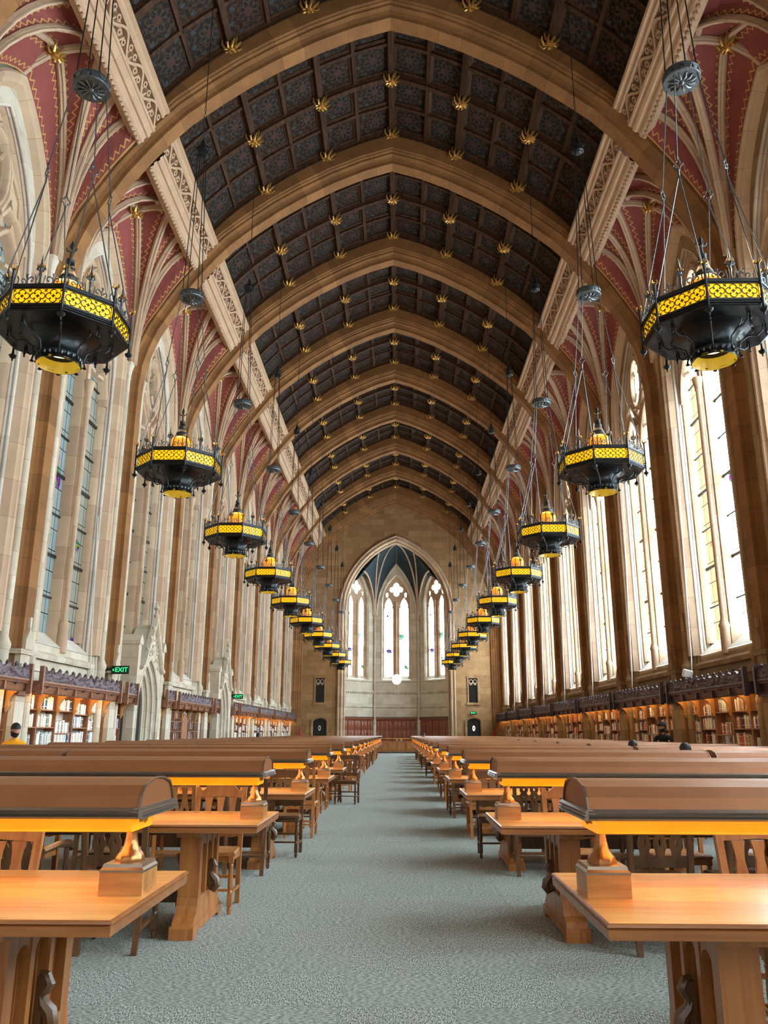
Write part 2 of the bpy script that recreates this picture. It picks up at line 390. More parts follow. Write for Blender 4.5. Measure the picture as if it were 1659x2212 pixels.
# ------------------------------------------------------------------ the transverse arch (measured)
RAW = [(0.0, 16.51), (0.76, 16.26), (1.56, 15.9), (2.42, 15.42), (3.05, 15.01), (3.72, 14.5), (4.28, 14.03), (4.69, 13.58), (5.05, 13.12), (5.46, 12.55), (5.82, 11.94), (6.09, 11.48), (6.28, 10.98), (6.41, 10.5), (6.465, 9.88), (6.475, 9.3)]
ARC = []
for i, (x, z) in enumerate(RAW):
    xx = (x+0.143)*1.175-0.026-0.143 if x > 0 else 0.0
    ARC.append((xx, 1.395+(z-1.395)*1.175))
ARC[0] = (0.0, 19.15)
HW = ARC[-1][0]                     # half width to the soffit (7.60)
def arcz(x):
    for (x0, z0), (x1, z1) in zip(ARC, ARC[1:]):
        if x0 <= x <= x1: return z0+(z1-z0)*(x-x0)/(x1-x0)
    return ARC[-1][1]
def rib_path(inset=0.0):
    r = [(x, z) for x, z in ARC]
    full = [(-HW, 0.0), (-HW, 3.0), (-HW, 6.0), (-HW, 9.0)]+[(-x, z) for x, z in r[::-1]]+r[1:]+[(HW, 9.0), (HW, 6.0), (HW, 3.0), (HW, 0.0)]
    return full
RIBPROF = [(1.25, -0.46), (0.40, -0.44), (0.36, -0.40), (0.33, -0.40), (0.30, -0.34), (0.24, -0.34), (0.19, -0.25), (0.10, -0.205), (0.0, -0.20),
           (0.0, 0.20), (0.10, 0.205), (0.19, 0.25), (0.24, 0.34), (0.30, 0.34), (0.33, 0.40), (0.36, 0.40), (0.40, 0.44), (1.25, 0.46)]
KMIN, KMAX = -4, 8
ns = {'trim': 0, 'window': 0, 'door': 0}
def sname(kind): ns[kind] += 1; return '%s_%d' % (kind, ns[kind])
def struct(o, label=None): o['kind'] = 'structure'; return o
b = MB(); b.sweep2(rib_path(), RIBPROF, lambda p: (p[0], p[2], p[1]), closed_prof=False)
rib0 = b.build(sname('trim'), 'arch'); struct(rib0); rib0.location = (RX, RY(KMIN), 0)
for k in range(KMIN+1, KMAX):
    o = rib0.copy(); COL.objects.link(o); o.name = sname('trim'); o.location = (RX, RY(k), 0)
# end arch with two more inner orders
def inset_path(d):
    p = []
    for x, z in ARC:
        f = 1-d/HW*1.0
        p.append((x*f, 10.2+(z-10.2)*(1-d*0.82/9.0)))
    h = HW-d
    return [(-h, 0), (-h, 4), (-h, 8)]+[(-x, z) for x, z in p[::-1]]+p[1:]+[(h, 8), (h, 4), (h, 0)]
b = MB(); T = lambda p: (p[0], p[2], p[1])
b.sweep2(rib_path(), [(0.9, -0.55), (0.30, -0.50), (0.1, -0.42), (0.0, -0.36), (0.0, 0.1)], T, closed_prof=False)
b.sweep2(inset_path(0.30), [(0.35, -0.36), (0.22, -0.36), (0.14, -0.26), (0.05, -0.24), (0.0, -0.18), (0.0, 0.1)], T, closed_prof=False)
b.sweep2(inset_path(0.60), [(0.35, -0.18), (0.22, -0.17), (0.14, -0.10), (0.05, -0.08), (0.0, -0.02), (0.0, 0.1)], T, closed_prof=False)
o = b.build(sname('trim'), 'arch'); struct(o); o.location = (RX, RY(8), 0)
# ------------------------------------------------------------------ floor
b = MB(); b.quad((-8.6, -6, 0), (8.6, -6, 0), (8.6, 66, 0), (-8.6, 66, 0)); o = b.build('floor', 'carpet'); struct(o)
# ------------------------------------------------------------------ bays: wall, piers, shafts, window, side vault, cornice
WX, GX, SP = 7.99, 8.38, 1.69       # wall face, glass face, half width of the opening
SILL, WSPR, WAP = 3.34, 11.0, 14.25
def bay_mesh_wall():
    b = MB(); h = PITCH/2; T = lambda p: (p[2], p[0], p[1]); d = WX
    # below the sill, with a string course
    b.quad((d, -h, 0), (d, h, 0), (d, h, SILL-0.0), (d, -h, SILL), None)
    b.sweep2([(-1.98, SILL-0.30), (1.98, SILL-0.30)], [(0, 0.05), (0, -0.02), (-0.05, -0.09), (0.03, -0.12), (0.06, -0.12), (0.14, 0.0)], lambda p: (d+p[2], p[0], p[1]), closed_prof=False)
    b.sweep2([(-1.98, SILL-0.62), (1.98, SILL-0.62)], [(0, 0.02), (0, -0.05), (0.06, -0.05), (0.06, 0.02)], lambda p: (d+p[2], p[0], p[1]), closed_prof=False)
    path = pointed(SP, WSPR, WAP, 12)
    path = [(-SP, SILL)]+path+[(SP, SILL)]
    b.quad((d, -h, SILL), (d, -SP, SILL), (d, -SP, WSPR), (d, -h, WSPR)); b.quad((d, SP, SILL), (d, h, SILL), (d, h, WSPR), (d, SP, WSPR))
    top = 15.4; arc_ = path[1:-1]
    n = len(arc_)
    for i in range(n-1):
        (y0, z0), (y1, z1) = arc_[i], arc_[i+1]
        b.quad((d, y0, z0), (d, y1, z1), (d, y1, top), (d, y0, top))
    b.quad((d, -h, WSPR), (d, -SP, WSPR), (d, -SP, top), (d, -h, top)); b.quad((d, SP, WSPR), (d, h, WSPR), (d, h, top), (d, SP, top))
    # sloped sill
    b.quad((d-0.03, -SP, SILL), (d-0.03, SP, SILL), (GX, SP, SILL+0.36), (GX, -SP, SILL+0.36), None, 1)
    # moulded jamb: rolls and hollows from wall face to glass
    prof = []
    w = 0.0
    for k in range(4):
        ww = w+0.095
        for q in range(6):
            a = PI*q/5; prof.append((-0.012-0.032*math.sin(a), w+0.008+(ww-w-0.02)*(1-math.cos(a))/2))
        prof.append((0.0, ww)); w = ww
    prof = [(0.02, 0.0)]+prof
    b.sweep2(path, prof, lambda p: (d+p[2], p[0], p[1]), mi=1, closed_prof=False, sm=True)
    # wall arch (archivolt) over the window
    ap = pointed(1.98, 11.6, 14.98, 14, z0=3.34)
    b.sweep2(ap, [(0.04, 0.05), (0.04, -0.16), (-0.02, -0.22), (-0.10, -0.22), (-0.15, -0.16), (-0.2, -0.15), (-0.24, -0.08), (-0.29, 0.0)], lambda p: (d+p[2], p[0], p[1]), mi=2, closed_prof=False)
    # round shafts by the pier with base and capital
    for s in (-1, 1):
        c = (7.80, s*(h-0.62), 0)
        b.lathe([(0.14, 0), (0.14, 3.0), (0.16, 3.05), (0.16, 3.12), (0.12, 3.2), (0.092, 3.28), (0.092, 11.4), (0.11, 11.44), (0.10, 11.5), (0.13, 11.72), (0.17, 11.86), (0.17, 11.93), (0.12, 11.95)], 14, c)
        b.box(7.86, s*(h-0.62)-0.2 if s > 0 else s*(h-0.62)-0.2, 0, 8.1, s*(h-0.62)+0.2, 12.2)
        # fine roll beside the opening
        for off, r_, xx in ((0.50, 0.045, 7.80), (0.765, 0.04, 7.88), (0.86, 0.055, 7.94), (0.96, 0.035, 7.97)):
            b.lathe([(r_*1.5, 0), (r_*1.5, 3.1), (r_, 3.2), (r_, 12.3)], 8, (xx, s*(h-off), 0))
        # stone pier base block with a small gabled cap, below the shaft
        b.box(7.62, s*(h-0.50)-0.05*s if s < 0 else (h-0.50), 0, 8.0, s*(h-0.40), 3.0) if False else None
    return b
def vault_curve(S, E, n=10, pw=1.0):
    out = []
    for i in range(n+1):
        t = i/n*PI/2; a = (1-math.cos(t))**pw; c = math.sin(t)
        out.append((S[0]+(E[0]-S[0])*a, S[1]+(E[1]-S[1])*a, S[2]+(E[2]-S[2])*c))
    return out
def vault_curves():
    """for the +Y half of a bay (springer at y=+h-0.62), mirrored later: curves from springer to wall-arch apex, boss, cornice points and along the big rib"""
    h = PITCH/2; S = (7.80, h-0.62, 11.95)
    wall = [(7.86, y, z) for (y, z) in pointed(2.02, 11.9, 15.05, 10)[::-1][:11]]
    c_boss = vault_curve(S, (7.25, 0.0, 15.70))
    c3 = vault_curve((S[0]-0.03, S[1], S[2]), (6.25, 0.0, 15.78), pw=0.9)
    c4 = vault_curve((S[0]-0.05, S[1]+0.03, S[2]), (6.15, 1.05, 15.70), pw=0.95)
    c5 = vault_curve((S[0]-0.07, S[1]+0.06, S[2]), (6.12, 1.85, 15.60), pw=1.05)
    last = []
    for i in range(11):
        t = i/10; z = 11.95+(15.45-11.95)*t
        # point on big rib side at height z
        x = HW
        for (x0, z0), (x1, z1) in zip(ARC, ARC[1:]):
            if z1 <= z <= z0: x = x0+(x1-x0)*(z0-z)/(z0-z1)
        last.append((x+0.30, h-0.44, z))
    return [wall, c_boss, c3, c4, c5, last]
def loft(b, A, B, zig=True):
    n = min(len(A), len(B)); acc = 0
    for i in range(n-1):
        a0, a1, b0, b1 = Vector(A[i]), Vector(A[i+1]), Vector(B[i]), Vector(B[i+1])
        l = ((a1-a0).length+(b1-b0).length)/2; v0, v1 = acc, acc+l; acc = v1
        m0, m1 = (a0+b0)/2, (a1+b1)/2
        w0, w1 = (b0-a0).length/2, (b1-a1).length/2
        bul = Vector((0.05, 0, 0.06)); m0 = m0+bul*min(1, w0); m1 = m1+bul*min(1, w1)
        b.quad(a0, m0, m1, a1, [(0, v0*1.0), (w0, v0), (w1, v1), (0, v1)]); b.quad(b0, m0, m1, b1, [(0, v0), (w0, v0), (w1, v1), (0, v1)])
def bay_vault():
    web_b, rib_b = MB(), MB(); cs = vault_curves()
    for s in (1, -1):
        C = [[(x, y*s, z) for x, y, z in c] for c in cs]
        for A, B in zip(C, C[1:]): loft(web_b, A, B)
        for c in C[1:5]:
            c2 = [(x-0.05, y, z-0.02) for x, y, z in c]
            rib_b.tube(c2, 0.075, 6); rib_b.tube([(x-0.07, y, z-0.05) for x, y, z in c2], 0.04, 6)
    # ridge rib from the wall arch over the boss to the cornice, running across
    rid = [(7.95, 0, 15.02), (7.7, 0, 15.35), (7.25, 0, 15.66), (6.8, 0, 15.74), (6.2, 0, 15.74)]
    rib_b.tube(rid, 0.09, 8); rib_b.tube([(x, y, z-0.08) for x, y, z in rid], 0.05, 8)
    # ridge along the bay behind the cornice
    a = [(6.6, -PITCH/2, 15.4), (6.45, -1.8, 15.72), (6.5, -0.9, 15.82), (6.6, 0, 15.80), (6.5, 0.9, 15.82), (6.45, 1.8, 15.72), (6.6, PITCH/2, 15.4)]
    rib_b.tube(a, 0.08, 8)
    # roof of the side vault behind
    web_b.quad((8.2, -PITCH/2, 15.9), (8.2, PITCH/2, 15.9), (6.0, PITCH/2, 16.9), (6.0, -PITCH/2, 16.9))
    return web_b, rib_b
def boss_mesh(b, c, r=0.13, T=None, seed=1):
    rnd = random.Random(seed)
    cx, cy, cz = c
    b.lathe([(0.001, -0.6*r), (0.35*r, -0.75*r), (0.45*r, -0.5*r), (0.6*r, -0.15*r), (0.4*r, 0.1*r)], 8, c)
    for i in range(9):
        a = 2*PI*i/9; rr = r*(0.9+0.25*rnd.random()); zz = -0.1*r
        pts = [(cx+0.3*r*math.cos(a), cy+0.3*r*math.sin(a), cz-0.35*r), (cx+0.75*rr*math.cos(a), cy+0.75*rr*math.sin(a), cz-0.55*r),
               (cx+1.15*rr*math.cos(a+0.15), cy+1.15*rr*math.sin(a+0.15), cz-0.1*r), (cx+1.25*rr*math.cos(a+.3), cy+1.25*rr*math.sin(a+.3), cz+0.35*r)]
        b.tube(pts, [0.10*r, 0.2*r, 0.17*r, 0.08*r], 5)
wall_b = bay_mesh_wall(); wall_me = wall_b.build('wall_tmp', ['stone_w', 'jamb', 'trac']).data
web_b, vrib_b = bay_vault(); web_me = web_b.build('tmp_web', 'web').data; vrib_me = vrib_b.build('tmp_rib', 'trac').data
# cornice with pierced tracery, between two big ribs
def bay_cornice():
    b = MB(); L = PITCH/2-0.42
    P0, P1 = Vector((6.10, 0, 15.21)), Vector((5.49, 0, 16.20)); u = (P1-P0).normalized(); wd = Vector((u.z, 0, -u.x))   # wd points down-inwards? fixed below
    wd = Vector((-u.z, 0, u.x))*-1.0
    if wd.x > 0: wd = -wd
    Wd = (P1-P0).length
    def T(s, y, o): p = P0+u*s+wd*o; return (p.x, y, p.z)
    def strip(prof):
        for (s0, o0), (s1, o1) in zip(prof, prof[1:]): b.quad(T(s0, -L, o0), T(s0, L, o0), T(s1, L, o1), T(s1, -L, o1))
    # lower moulded band
    strip([(0.0, -0.25), (0.0, 0.02), (0.06, 0.06), (0.12, 0.06), (0.13, 0.03), (0.22, 0.05), (0.24, 0.10), (0.32, 0.11), (0.34, 0.07), (0.42, 0.09), (0.44, 0.12), (0.50, 0.12), (0.52, 0.05), (0.54, -0.06)])
    strip([(0.54, -0.06), (0.86, -0.06)])                                  # dark recess behind the tracery is a separate mesh
    strip([(0.86, -0.06), (0.87, 0.06), (0.92, 0.09), (0.96, 0.06), (1.02, 0.08), (1.06, 0.12), (1.12, 0.12), (1.16, 0.05), (1.17, -0.25)])
    # flat pierced band: wavy vine with trefoil lobes
    n = 9; cell = 2*L/n
    for i in range(n):
        y0 = -L+i*cell; fl = 1 if i % 2 else -1
        mid = 0.70
        path = [(y0+cell*t, mid-fl*0.15*math.cos(PI*t)) for t in [j/8 for j in range(9)]]
        b.sweep2(path, [(-0.03, -0.04), (0.03, -0.04), (0.03, 0.07), (-0.03, 0.07)], lambda p: T(p[1], p[0], p[2]), closed_prof=True)
        for q in (0.25, 0.75):
            cy = y0+cell*q; cs = mid+fl*0.07*(1 if q < 0.5 else -1)
            b.sweep2(arc(cy, cs, 0.055, 0.3, 2*PI+0.3, 8), [(-0.018, -0.04), (0.018, -0.04), (0.018, 0.06), (-0.018, 0.06)], lambda p: T(p[1], p[0], p[2]), closed_path=False)
        b.sweep2([(y0, 0.54), (y0+cell*0.12, mid)], [(-0.02, -0.04), (0.02, -0.04), (0.02, 0.06), (-0.02, 0.06)], lambda p: T(p[1], p[0], p[2]))
    # beaded lower edge
    m = 30
    for i in range(m):
        y = -L+(i+0.5)*2*L/m; c = T(-0.02, y, 0.02)
        b.lathe([(0.001, -0.07), (0.035, -0.055), (0.055, -0.01), (0.045, 0.03), (0.02, 0.05)], 6, c)
    return b
corn_me = bay_cornice().build('tmp_corn', 'corn').data
bd = MB(); bd.box(-0.02, -PITCH/2+0.4, -0.02, 0.02, PITCH/2-0.4, 0.02); bpy.data.objects.remove(bd.build('tmp_x', 'trac'), do_unlink=True)
def pointed_hw(hs, spring, apex):
    h = apex-spring
    if h <= hs*1.0001: h = hs*1.0001
    cc = (hs*hs-h*h)/(2*hs); Rr = hs-cc
    def f(z):
        if z <= spring: return hs
        if z >= apex: return 0.0
        return max(0.0, cc+math.sqrt(max(0, Rr*Rr-(z-spring)**2)))
    return f
def plate(B, z0, z1, n, outer, holes, T, w0, w1, mi=0):
    """pierced stone plate by horizontal strips: outer(z) half width, holes(z) list of open intervals"""
    def solid(z):
        o = outer(z); segs = []; cur = -o
        op = sorted([h for h in holes(z) if h[1]-h[0] > 0.005]); mg = []
        for a, b in op:
            if mg and a <= mg[-1][1]: mg[-1][1] = max(mg[-1][1], b)
            else: mg.append([a, b])
        for a, b in mg:
            a, b = max(a, -o), min(b, o)
            if a > cur+0.002: segs.append((cur, a))
            cur = max(cur, b)
        if cur < o-0.002: segs.append((cur, o))
        return segs
    dz = (z1-z0)/n
    for i in range(n):
        za, zb = z0+i*dz, z0+(i+1)*dz; A, C = solid(za+1e-4), solid(zb-1e-4)
        if len(A) != len(C): A = C = solid((za+zb)/2)
        for (a0, a1), (c0, c1) in zip(A, C):
            r = [[T((a0, za, w)), T((a1, za, w)), T((c1, zb, w)), T((c0, zb, w))] for w in (w0, w1)]
            B.rings(r, True, mi)
def ell(cx, cz, rx, rz):
    return lambda z: (cx-rx*math.sqrt(1-((z-cz)/rz)**2), cx+rx*math.sqrt(1-((z-cz)/rz)**2)) if abs(z-cz) < rz else (0, 0)
# window: stone tracery in front, glass behind, iron glazing bars
def bay_window():
    tr, bars, gl = MB(), MB(), MB(); T = lambda p: (GX-0.12+p[2], p[0], p[1])
    prof = [(-0.07, -0.10), (-0.035, -0.15), (0.035, -0.15), (0.07, -0.10), (0.075, 0.10), (-0.075, 0.10)]
    thin = [(-0.045, -0.06), (0.0, -0.10), (0.045, -0.06), (0.05, 0.10), (-0.05, 0.10)]
    S = SP-0.05
    # mullion: clustered shaft with capital and base
    tr.sweep2([(0, SILL+0.1), (0, 11.2)], [(-0.16, -0.06), (-0.13, -0.16), (-0.09, -0.16), (-0.09, -0.22), (0.09, -0.22), (0.09, -0.16), (0.13, -0.16), (0.16, -0.06), (0.16, 0.10), (-0.16, 0.10)], T)
    tr.lathe([(0.13, SILL-0.1), (0.13, SILL+0.5), (0.15, SILL+0.56), (0.10, SILL+0.68), (0.085, SILL+0.75), (0.085, 10.0), (0.11, 10.03), (0.10, 10.08), (0.14, 10.28), (0.15, 10.36), (0.10, 10.4)], 12, (GX-0.36, 0, 0))
    for s in (-1, 1):
        c = s*S/2; hs = S/2-0.06
        tr.sweep2(pointed(hs, 10.3, 11.75, 8, c), prof, T)
        # cusps of each light
        for q in (-1, 1):
            tr.sweep2([(c+q*hs, 10.35)]+arc(c+q*hs*0.55, 10.75, hs*0.42, PI*(0 if q > 0 else 1), PI*(0.5), 5)+[(c+q*hs*0.12, 11.0)], thin, T)
        # mouchettes between the light and the outer arch
        tr.sweep2([(s*S*0.97, 11.6), (s*S*0.72, 12.1), (s*S*0.42, 12.2), (s*S*0.2, 11.7), (s*S*0.06, 11.5)], prof, T)
        tr.sweep2([(s*S*0.80, 12.0), (s*S*0.74, 12.7), (s*S*0.42, 13.2)], thin, T)
        tr.sweep2([(s*0.38, 11.9), (s*0.62, 12.4), (s*0.60, 13.0), (s*0.3, 13.5), (0, 13.75)], prof, T)
    lan = pointed_hw(S/2-0.12, 10.3, 11.7)
    hs_ = [ell(0, 12.72, 0.40, 0.76)]+[ell(q*0.86, 12.15, 0.20, 0.42) for q in (-1, 1)]+[ell(q*0.66, 12.95, 0.11, 0.26) for q in (-1, 1)]+[ell(q*0.22, 11.75, 0.10, 0.2) for q in (-1, 1)]
    plate(tr, 10.3, WAP-0.1, 44, pointed_hw(S, WSPR, WAP-0.06), lambda z: [(q*S/2-lan(z), q*S/2+lan(z)) for q in (-1, 1)]+[h(z) for h in hs_], T, -0.02, 0.08)
    # elongated quatrefoil
    tr.sweep2(arc(0, 12.72, 0.50, 0, 2*PI, 20, 0.86)[:-1], prof, T, closed_path=True)
    for k in range(4):
        a = PI/4+k*PI/2; tr.sweep2([(0.46*math.cos(a)*1.0, 12.72+0.8*math.sin(a)), (0.24*math.cos(a), 12.72+0.40*math.sin(a))], thin, T)
    tr.sweep2(pointed(S, WSPR, WAP-0.06, 12, z0=SILL+0.3), [(-0.10, -0.02), (-0.04, -0.1), (0.05, -0.1), (0.05, 0.10), (-0.10, 0.10)], T)
    # iron bars
    for z in [4.55+1.02*i for i in range(7)]:
        big = int(round((z-4.55)/1.02)) % 2
        for s in (-1, 1):
            bars.box(GX-0.07, s*S/2-S/2+0.1 if s > 0 else -S+0.05, z-0.02-0.02*big, GX-0.03, s*S/2+S/2-0.05 if s > 0 else -0.1, z+0.02+0.02*big)
    path = pointed(S, WSPR, WAP-0.03, 12, z0=SILL+0.3)
    gl.face(gl.vs([(GX-0.01, y, z) for y, z in path]), [(y, z) for y, z in path])
    return tr, bars, gl
tr, bars, gl = bay_window()
tr_me = tr.build('t1', 'trac').data; bars_me = bars.build('t2', 'iron').data; gl_me = gl.build('t3', 'glass').data
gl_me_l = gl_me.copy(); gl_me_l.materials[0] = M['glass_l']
bb = MB(); boss_mesh(bb, (0, 0, 0), 0.17); boss_me = bb.build('t4', 'gold').data
for nm in ('wall_tmp', 'tmp_web', 'tmp_rib', 'tmp_corn', 't1', 't2', 't3', 't4'): bpy.data.objects.remove(bpy.data.objects[nm], do_unlink=True)
def inst(name, me, parent=None, loc=(0, 0, 0), scale=None, rz=0):
    o = bpy.data.objects.new(name, me); COL.objects.link(o); o.location = loc; o.parent = parent; o.rotation_euler = (0, 0, rz)
    if scale: o.scale = scale
    return o
def mirror_me(me):
    m = me.copy(); m.transform(Matrix.Scale(-1, 4, (1, 0, 0))); m.flip_normals(); return m
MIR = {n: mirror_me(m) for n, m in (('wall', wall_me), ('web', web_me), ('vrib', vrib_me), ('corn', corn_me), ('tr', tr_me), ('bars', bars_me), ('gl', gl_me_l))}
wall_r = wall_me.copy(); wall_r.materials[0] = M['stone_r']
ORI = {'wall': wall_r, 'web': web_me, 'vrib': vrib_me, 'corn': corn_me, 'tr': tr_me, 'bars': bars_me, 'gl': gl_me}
walls = {-1: struct(empty('wall_left')), 1: struct(empty('wall_right'))}
ceiling = struct(empty('ceiling'))
for k in range(KMIN, KMAX):
    yc = RY(k)+PITCH/2
    for s in (-1, 1):
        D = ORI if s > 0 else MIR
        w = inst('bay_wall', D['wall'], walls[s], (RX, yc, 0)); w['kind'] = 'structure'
        if s < 0: pass
        wn = inst(sname('window'), D['tr'], None, (RX, yc, 0)); wn['kind'] = 'structure'
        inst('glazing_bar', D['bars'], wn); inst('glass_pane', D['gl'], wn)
        inst('vault_web', D['web'], ceiling, (RX, yc, 0)); inst('vault_rib', D['vrib'], ceiling, (RX, yc, 0))
        c = inst(sname('trim'), D['corn'], None, (RX, yc, 0)); c['kind'] = 'structure'
        if k >= -1: inst('vault_boss', boss_me, ceiling, (RX+s*7.22, yc, 15.60), (1.1, 1.1, 1.1))
# the right wall's shade is put into its stone colour; the left stays pale
# ------------------------------------------------------------------ timber ceiling
def ceil_z(x): return arcz(abs(x))+0.88
XS = [0, 1.03, 2.05, 3.02, 3.97, 4.85, 5.75]
XP = [-x for x in XS[:0:-1]]+XS
def ceiling_bay():
    bo, mi, mj = MB(), MB(), MB(); L = PITCH/2-0.40
    ys = [-L+0.0, -L/2, 0, L/2, L]
    rnd = random.Random(3)
    for i in range(len(XP)-1):
        x0, x1 = XP[i], XP[i+1]
        for j in range(4):
            z0, z1 = ceil_z(x0)+0.26, ceil_z(x1)+0.26; U, V = i, j
            bo.quad((x0, ys[j], z0), (x1, ys[j], z1), (x1, ys[j+1], z1), (x0, ys[j+1], z0), [(U, V), (U+0.999, V), (U+0.999, V+0.999), (U, V+0.999)])
    def nrm(x):
        if abs(x) < 0.01: return (0, 1)
        d = 0.05; a = math.atan2(ceil_z(x+d)-ceil_z(x-d), 2*d); return (-math.sin(a), math.cos(a))
    # long purlins
    for x in XP:
        main = abs(round(x, 2)) in (0, 2.05, 3.97); w, dp = (0.085, 0.0) if main else (0.05, 0.09)
        nx, nz = nrm(x); tx, tz = nz, -nx; z = ceil_z(x)
        def P(a, o): return (x+tx*a+nx*o, z+tz*a+nz*o)
        pr = [P(-w-0.07, 0.30), P(-w-0.07, 0.2), P(-w-0.03, 0.17), P(-w, 0.10 if main else dp+0.05), P(-w, dp), P(w, dp), P(w, 0.10 if main else dp+0.05), P(w+0.03, 0.17), P(w+0.07, 0.2), P(w+0.07, 0.30)]
        t = mj if main else mi
        t.rings([[(a, ys[0], c) for a, c in pr], [(a, ys[-1], c) for a, c in pr]], True)
    for sg in (-1, 1):     # closing board down to the cornice
        mi.rings([[(sg*a, yy, c) for a, c in ((5.52, 16.10), (5.46, 16.22), (5.50, 16.30), (5.62, 16.75), (5.90, 17.1), (5.95, 16.2))] for yy in (ys[0], ys[-1])], True)
    # cross ribs following the curve
    pth = []
    for i in range(len(XP)-1):
        for q in range(3): 
            x = XP[i]+(XP[i+1]-XP[i])*q/3; pth.append((x, ceil_z(x)))
    pth.append((XP[-1], ceil_z(XP[-1])))
    for j, y in enumerate(ys):
        main = j in (0, 2, 4); w, dp = (0.08, 0.0) if main else (0.05, 0.09)
        pr = [(0.30, -w-0.07), (0.2, -w-0.07), (0.17, -w-0.03), (dp+0.07, -w), (dp, -w), (dp, w), (dp+0.07, w), (0.17, w+0.03), (0.2, w+0.07), (0.30, w+0.07)]
        (mj if main else mi).sweep2(pth, pr, lambda p: (p[0], y+p[2], p[1]))
    return bo, mi, mj
bo, mi, mj = ceiling_bay()
cb = bo.build('ceiling_board', 'boards', ceiling); cm = mi.build('ceiling_batten', 'timber', ceiling); cj = mj.build('ceiling_beam', 'timber', ceiling)
for k in range(KMIN, KMAX):
    yc = RY(k)+PITCH/2
    for o in (cb, cm, cj):
        if k == KMIN: o.location = (RX, yc, 0)
        else: inst(o.name.split('.')[0], o.data, ceiling, (RX, yc, 0))
bs = MB(); boss_mesh(bs, (0, 0, 0), 0.19, seed=5)
for i in range(4):       # upright gilded leaves above the rose
    a = PI/4+i*PI/2; bs.tube([(0.06*math.cos(a), 0.06*math.sin(a), 0), (0.16*math.cos(a), 0.16*math.sin(a), 0.02), (0.2*math.cos(a), 0.2*math.sin(a), 0.16), (0.14*math.cos(a), 0.14*math.sin(a), 0.24)], [0.02, 0.03, 0.025, 0.02], 5)
bm_ = bs.build('ceiling_boss', 'gold', ceiling).data; bpy.data.objects.remove(bpy.data.objects['ceiling_boss'], do_unlink=True)
nb = 0
for k in range(-1, KMAX):
    yc = RY(k)+PITCH/2
    for x in (-3.97, -2.05, 0, 2.05, 3.97):
        for dy in (0, PITCH/2-0.5):
            inst('ceiling_boss', bm_, ceiling, (RX+x, yc+dy, ceil_z(x)-0.02)); nb += 1
# roof above, keeps the sky out
b = MB()
for x0, x1 in zip([-9, -5.7, -3, 0, 3, 5.7], [-5.7, -3, 0, 3, 5.7, 9]):
    b.quad((x0, -6, ceil_z(min(abs(x0), 6))+0.5 if abs(x0) < 8 else 16.2), (x1, -6, ceil_z(min(abs(x1), 6))+0.5 if abs(x1) < 8 else 16.2),
           (x1, 66, ceil_z(min(abs(x1), 6))+0.5 if abs(x1) < 8 else 16.2), (x0, 66, ceil_z(min(abs(x0), 6))+0.5 if abs(x0) < 8 else 16.2))
o = b.build('roof_deck', 'timber', ceiling)
# ------------------------------------------------------------------ end wall, apse, wall behind the camera
YE = RY(8)
AS, ASPR, AAP = 3.95, 10.2, 15.75
def end_wall():
    b = MB(); y = YE+0.05; top = 19.6
    path = pointed(AS, ASPR, AAP, 14)
    for s in (-1, 1):
        x0, x1 = s*AS, s*8.6
        # wall with a door opening and a slit window opening, cut as strips
        dx0, dx1 = s*5.12, s*6.15; sx0, sx1 = s*5.33, s*5.98
        cols = [x0, dx0, sx0, sx1, dx1, x1]
        def q(a, c, z0, z1): b.quad((a, y, z0), (c, y, z0), (c, y, z1), (a, y, z1))
        q(x0, dx0, 0, ASPR); q(dx1, x1, 0, ASPR); q(dx0, dx1, 2.4, 3.55)
        q(dx0, sx0, 3.55, 5.3); q(sx1, dx1, 3.55, 5.3); q(dx0, dx1, 5.3, ASPR)
        q(x0, x1, ASPR, top)
        # slit window surround, hood, sill
        b.box(min(sx0, sx1)-0.10, y-0.06, 3.52, min(sx0, sx1), y+0.12, 5.36); b.box(max(sx0, sx1), y-0.06, 3.52, max(sx0, sx1)+0.10, y+0.12, 5.36)
        b.box(min(sx0, sx1)-0.14, y-0.08, 5.32, max(sx0, sx1)+0.14, y+0.12, 5.44); b.box(min(sx0, sx1)-0.18, y-0.14, 3.38, max(sx0, sx1)+0.18, y+0.12, 3.52)
        # door surround with a flat four-centred head
        cx = (dx0+dx1)/2
        b.sweep2([(cx-0.50, 0), (cx-0.50, 2.15)]+arc(cx, 2.15, 0.50, PI, 0, 10, 0.26)+[(cx+0.50, 2.15), (cx+0.50, 0)], [(-0.02, 0.10), (-0.02, -0.02), (0.06, -0.10), (0.14, -0.10), (0.14, 0.1)], lambda p: (p[0], y+p[2], p[1]))
    n = len(path)
    for i in range(n-1):
        (a, z0), (c, z1) = path[i], path[i+1]
        b.quad((a, y, z0), (c, y, z1), (c, y, top), (a, y, top))
    return b
we = end_wall().build('wall_end', 'stone'); struct(we); we.location.x = RX
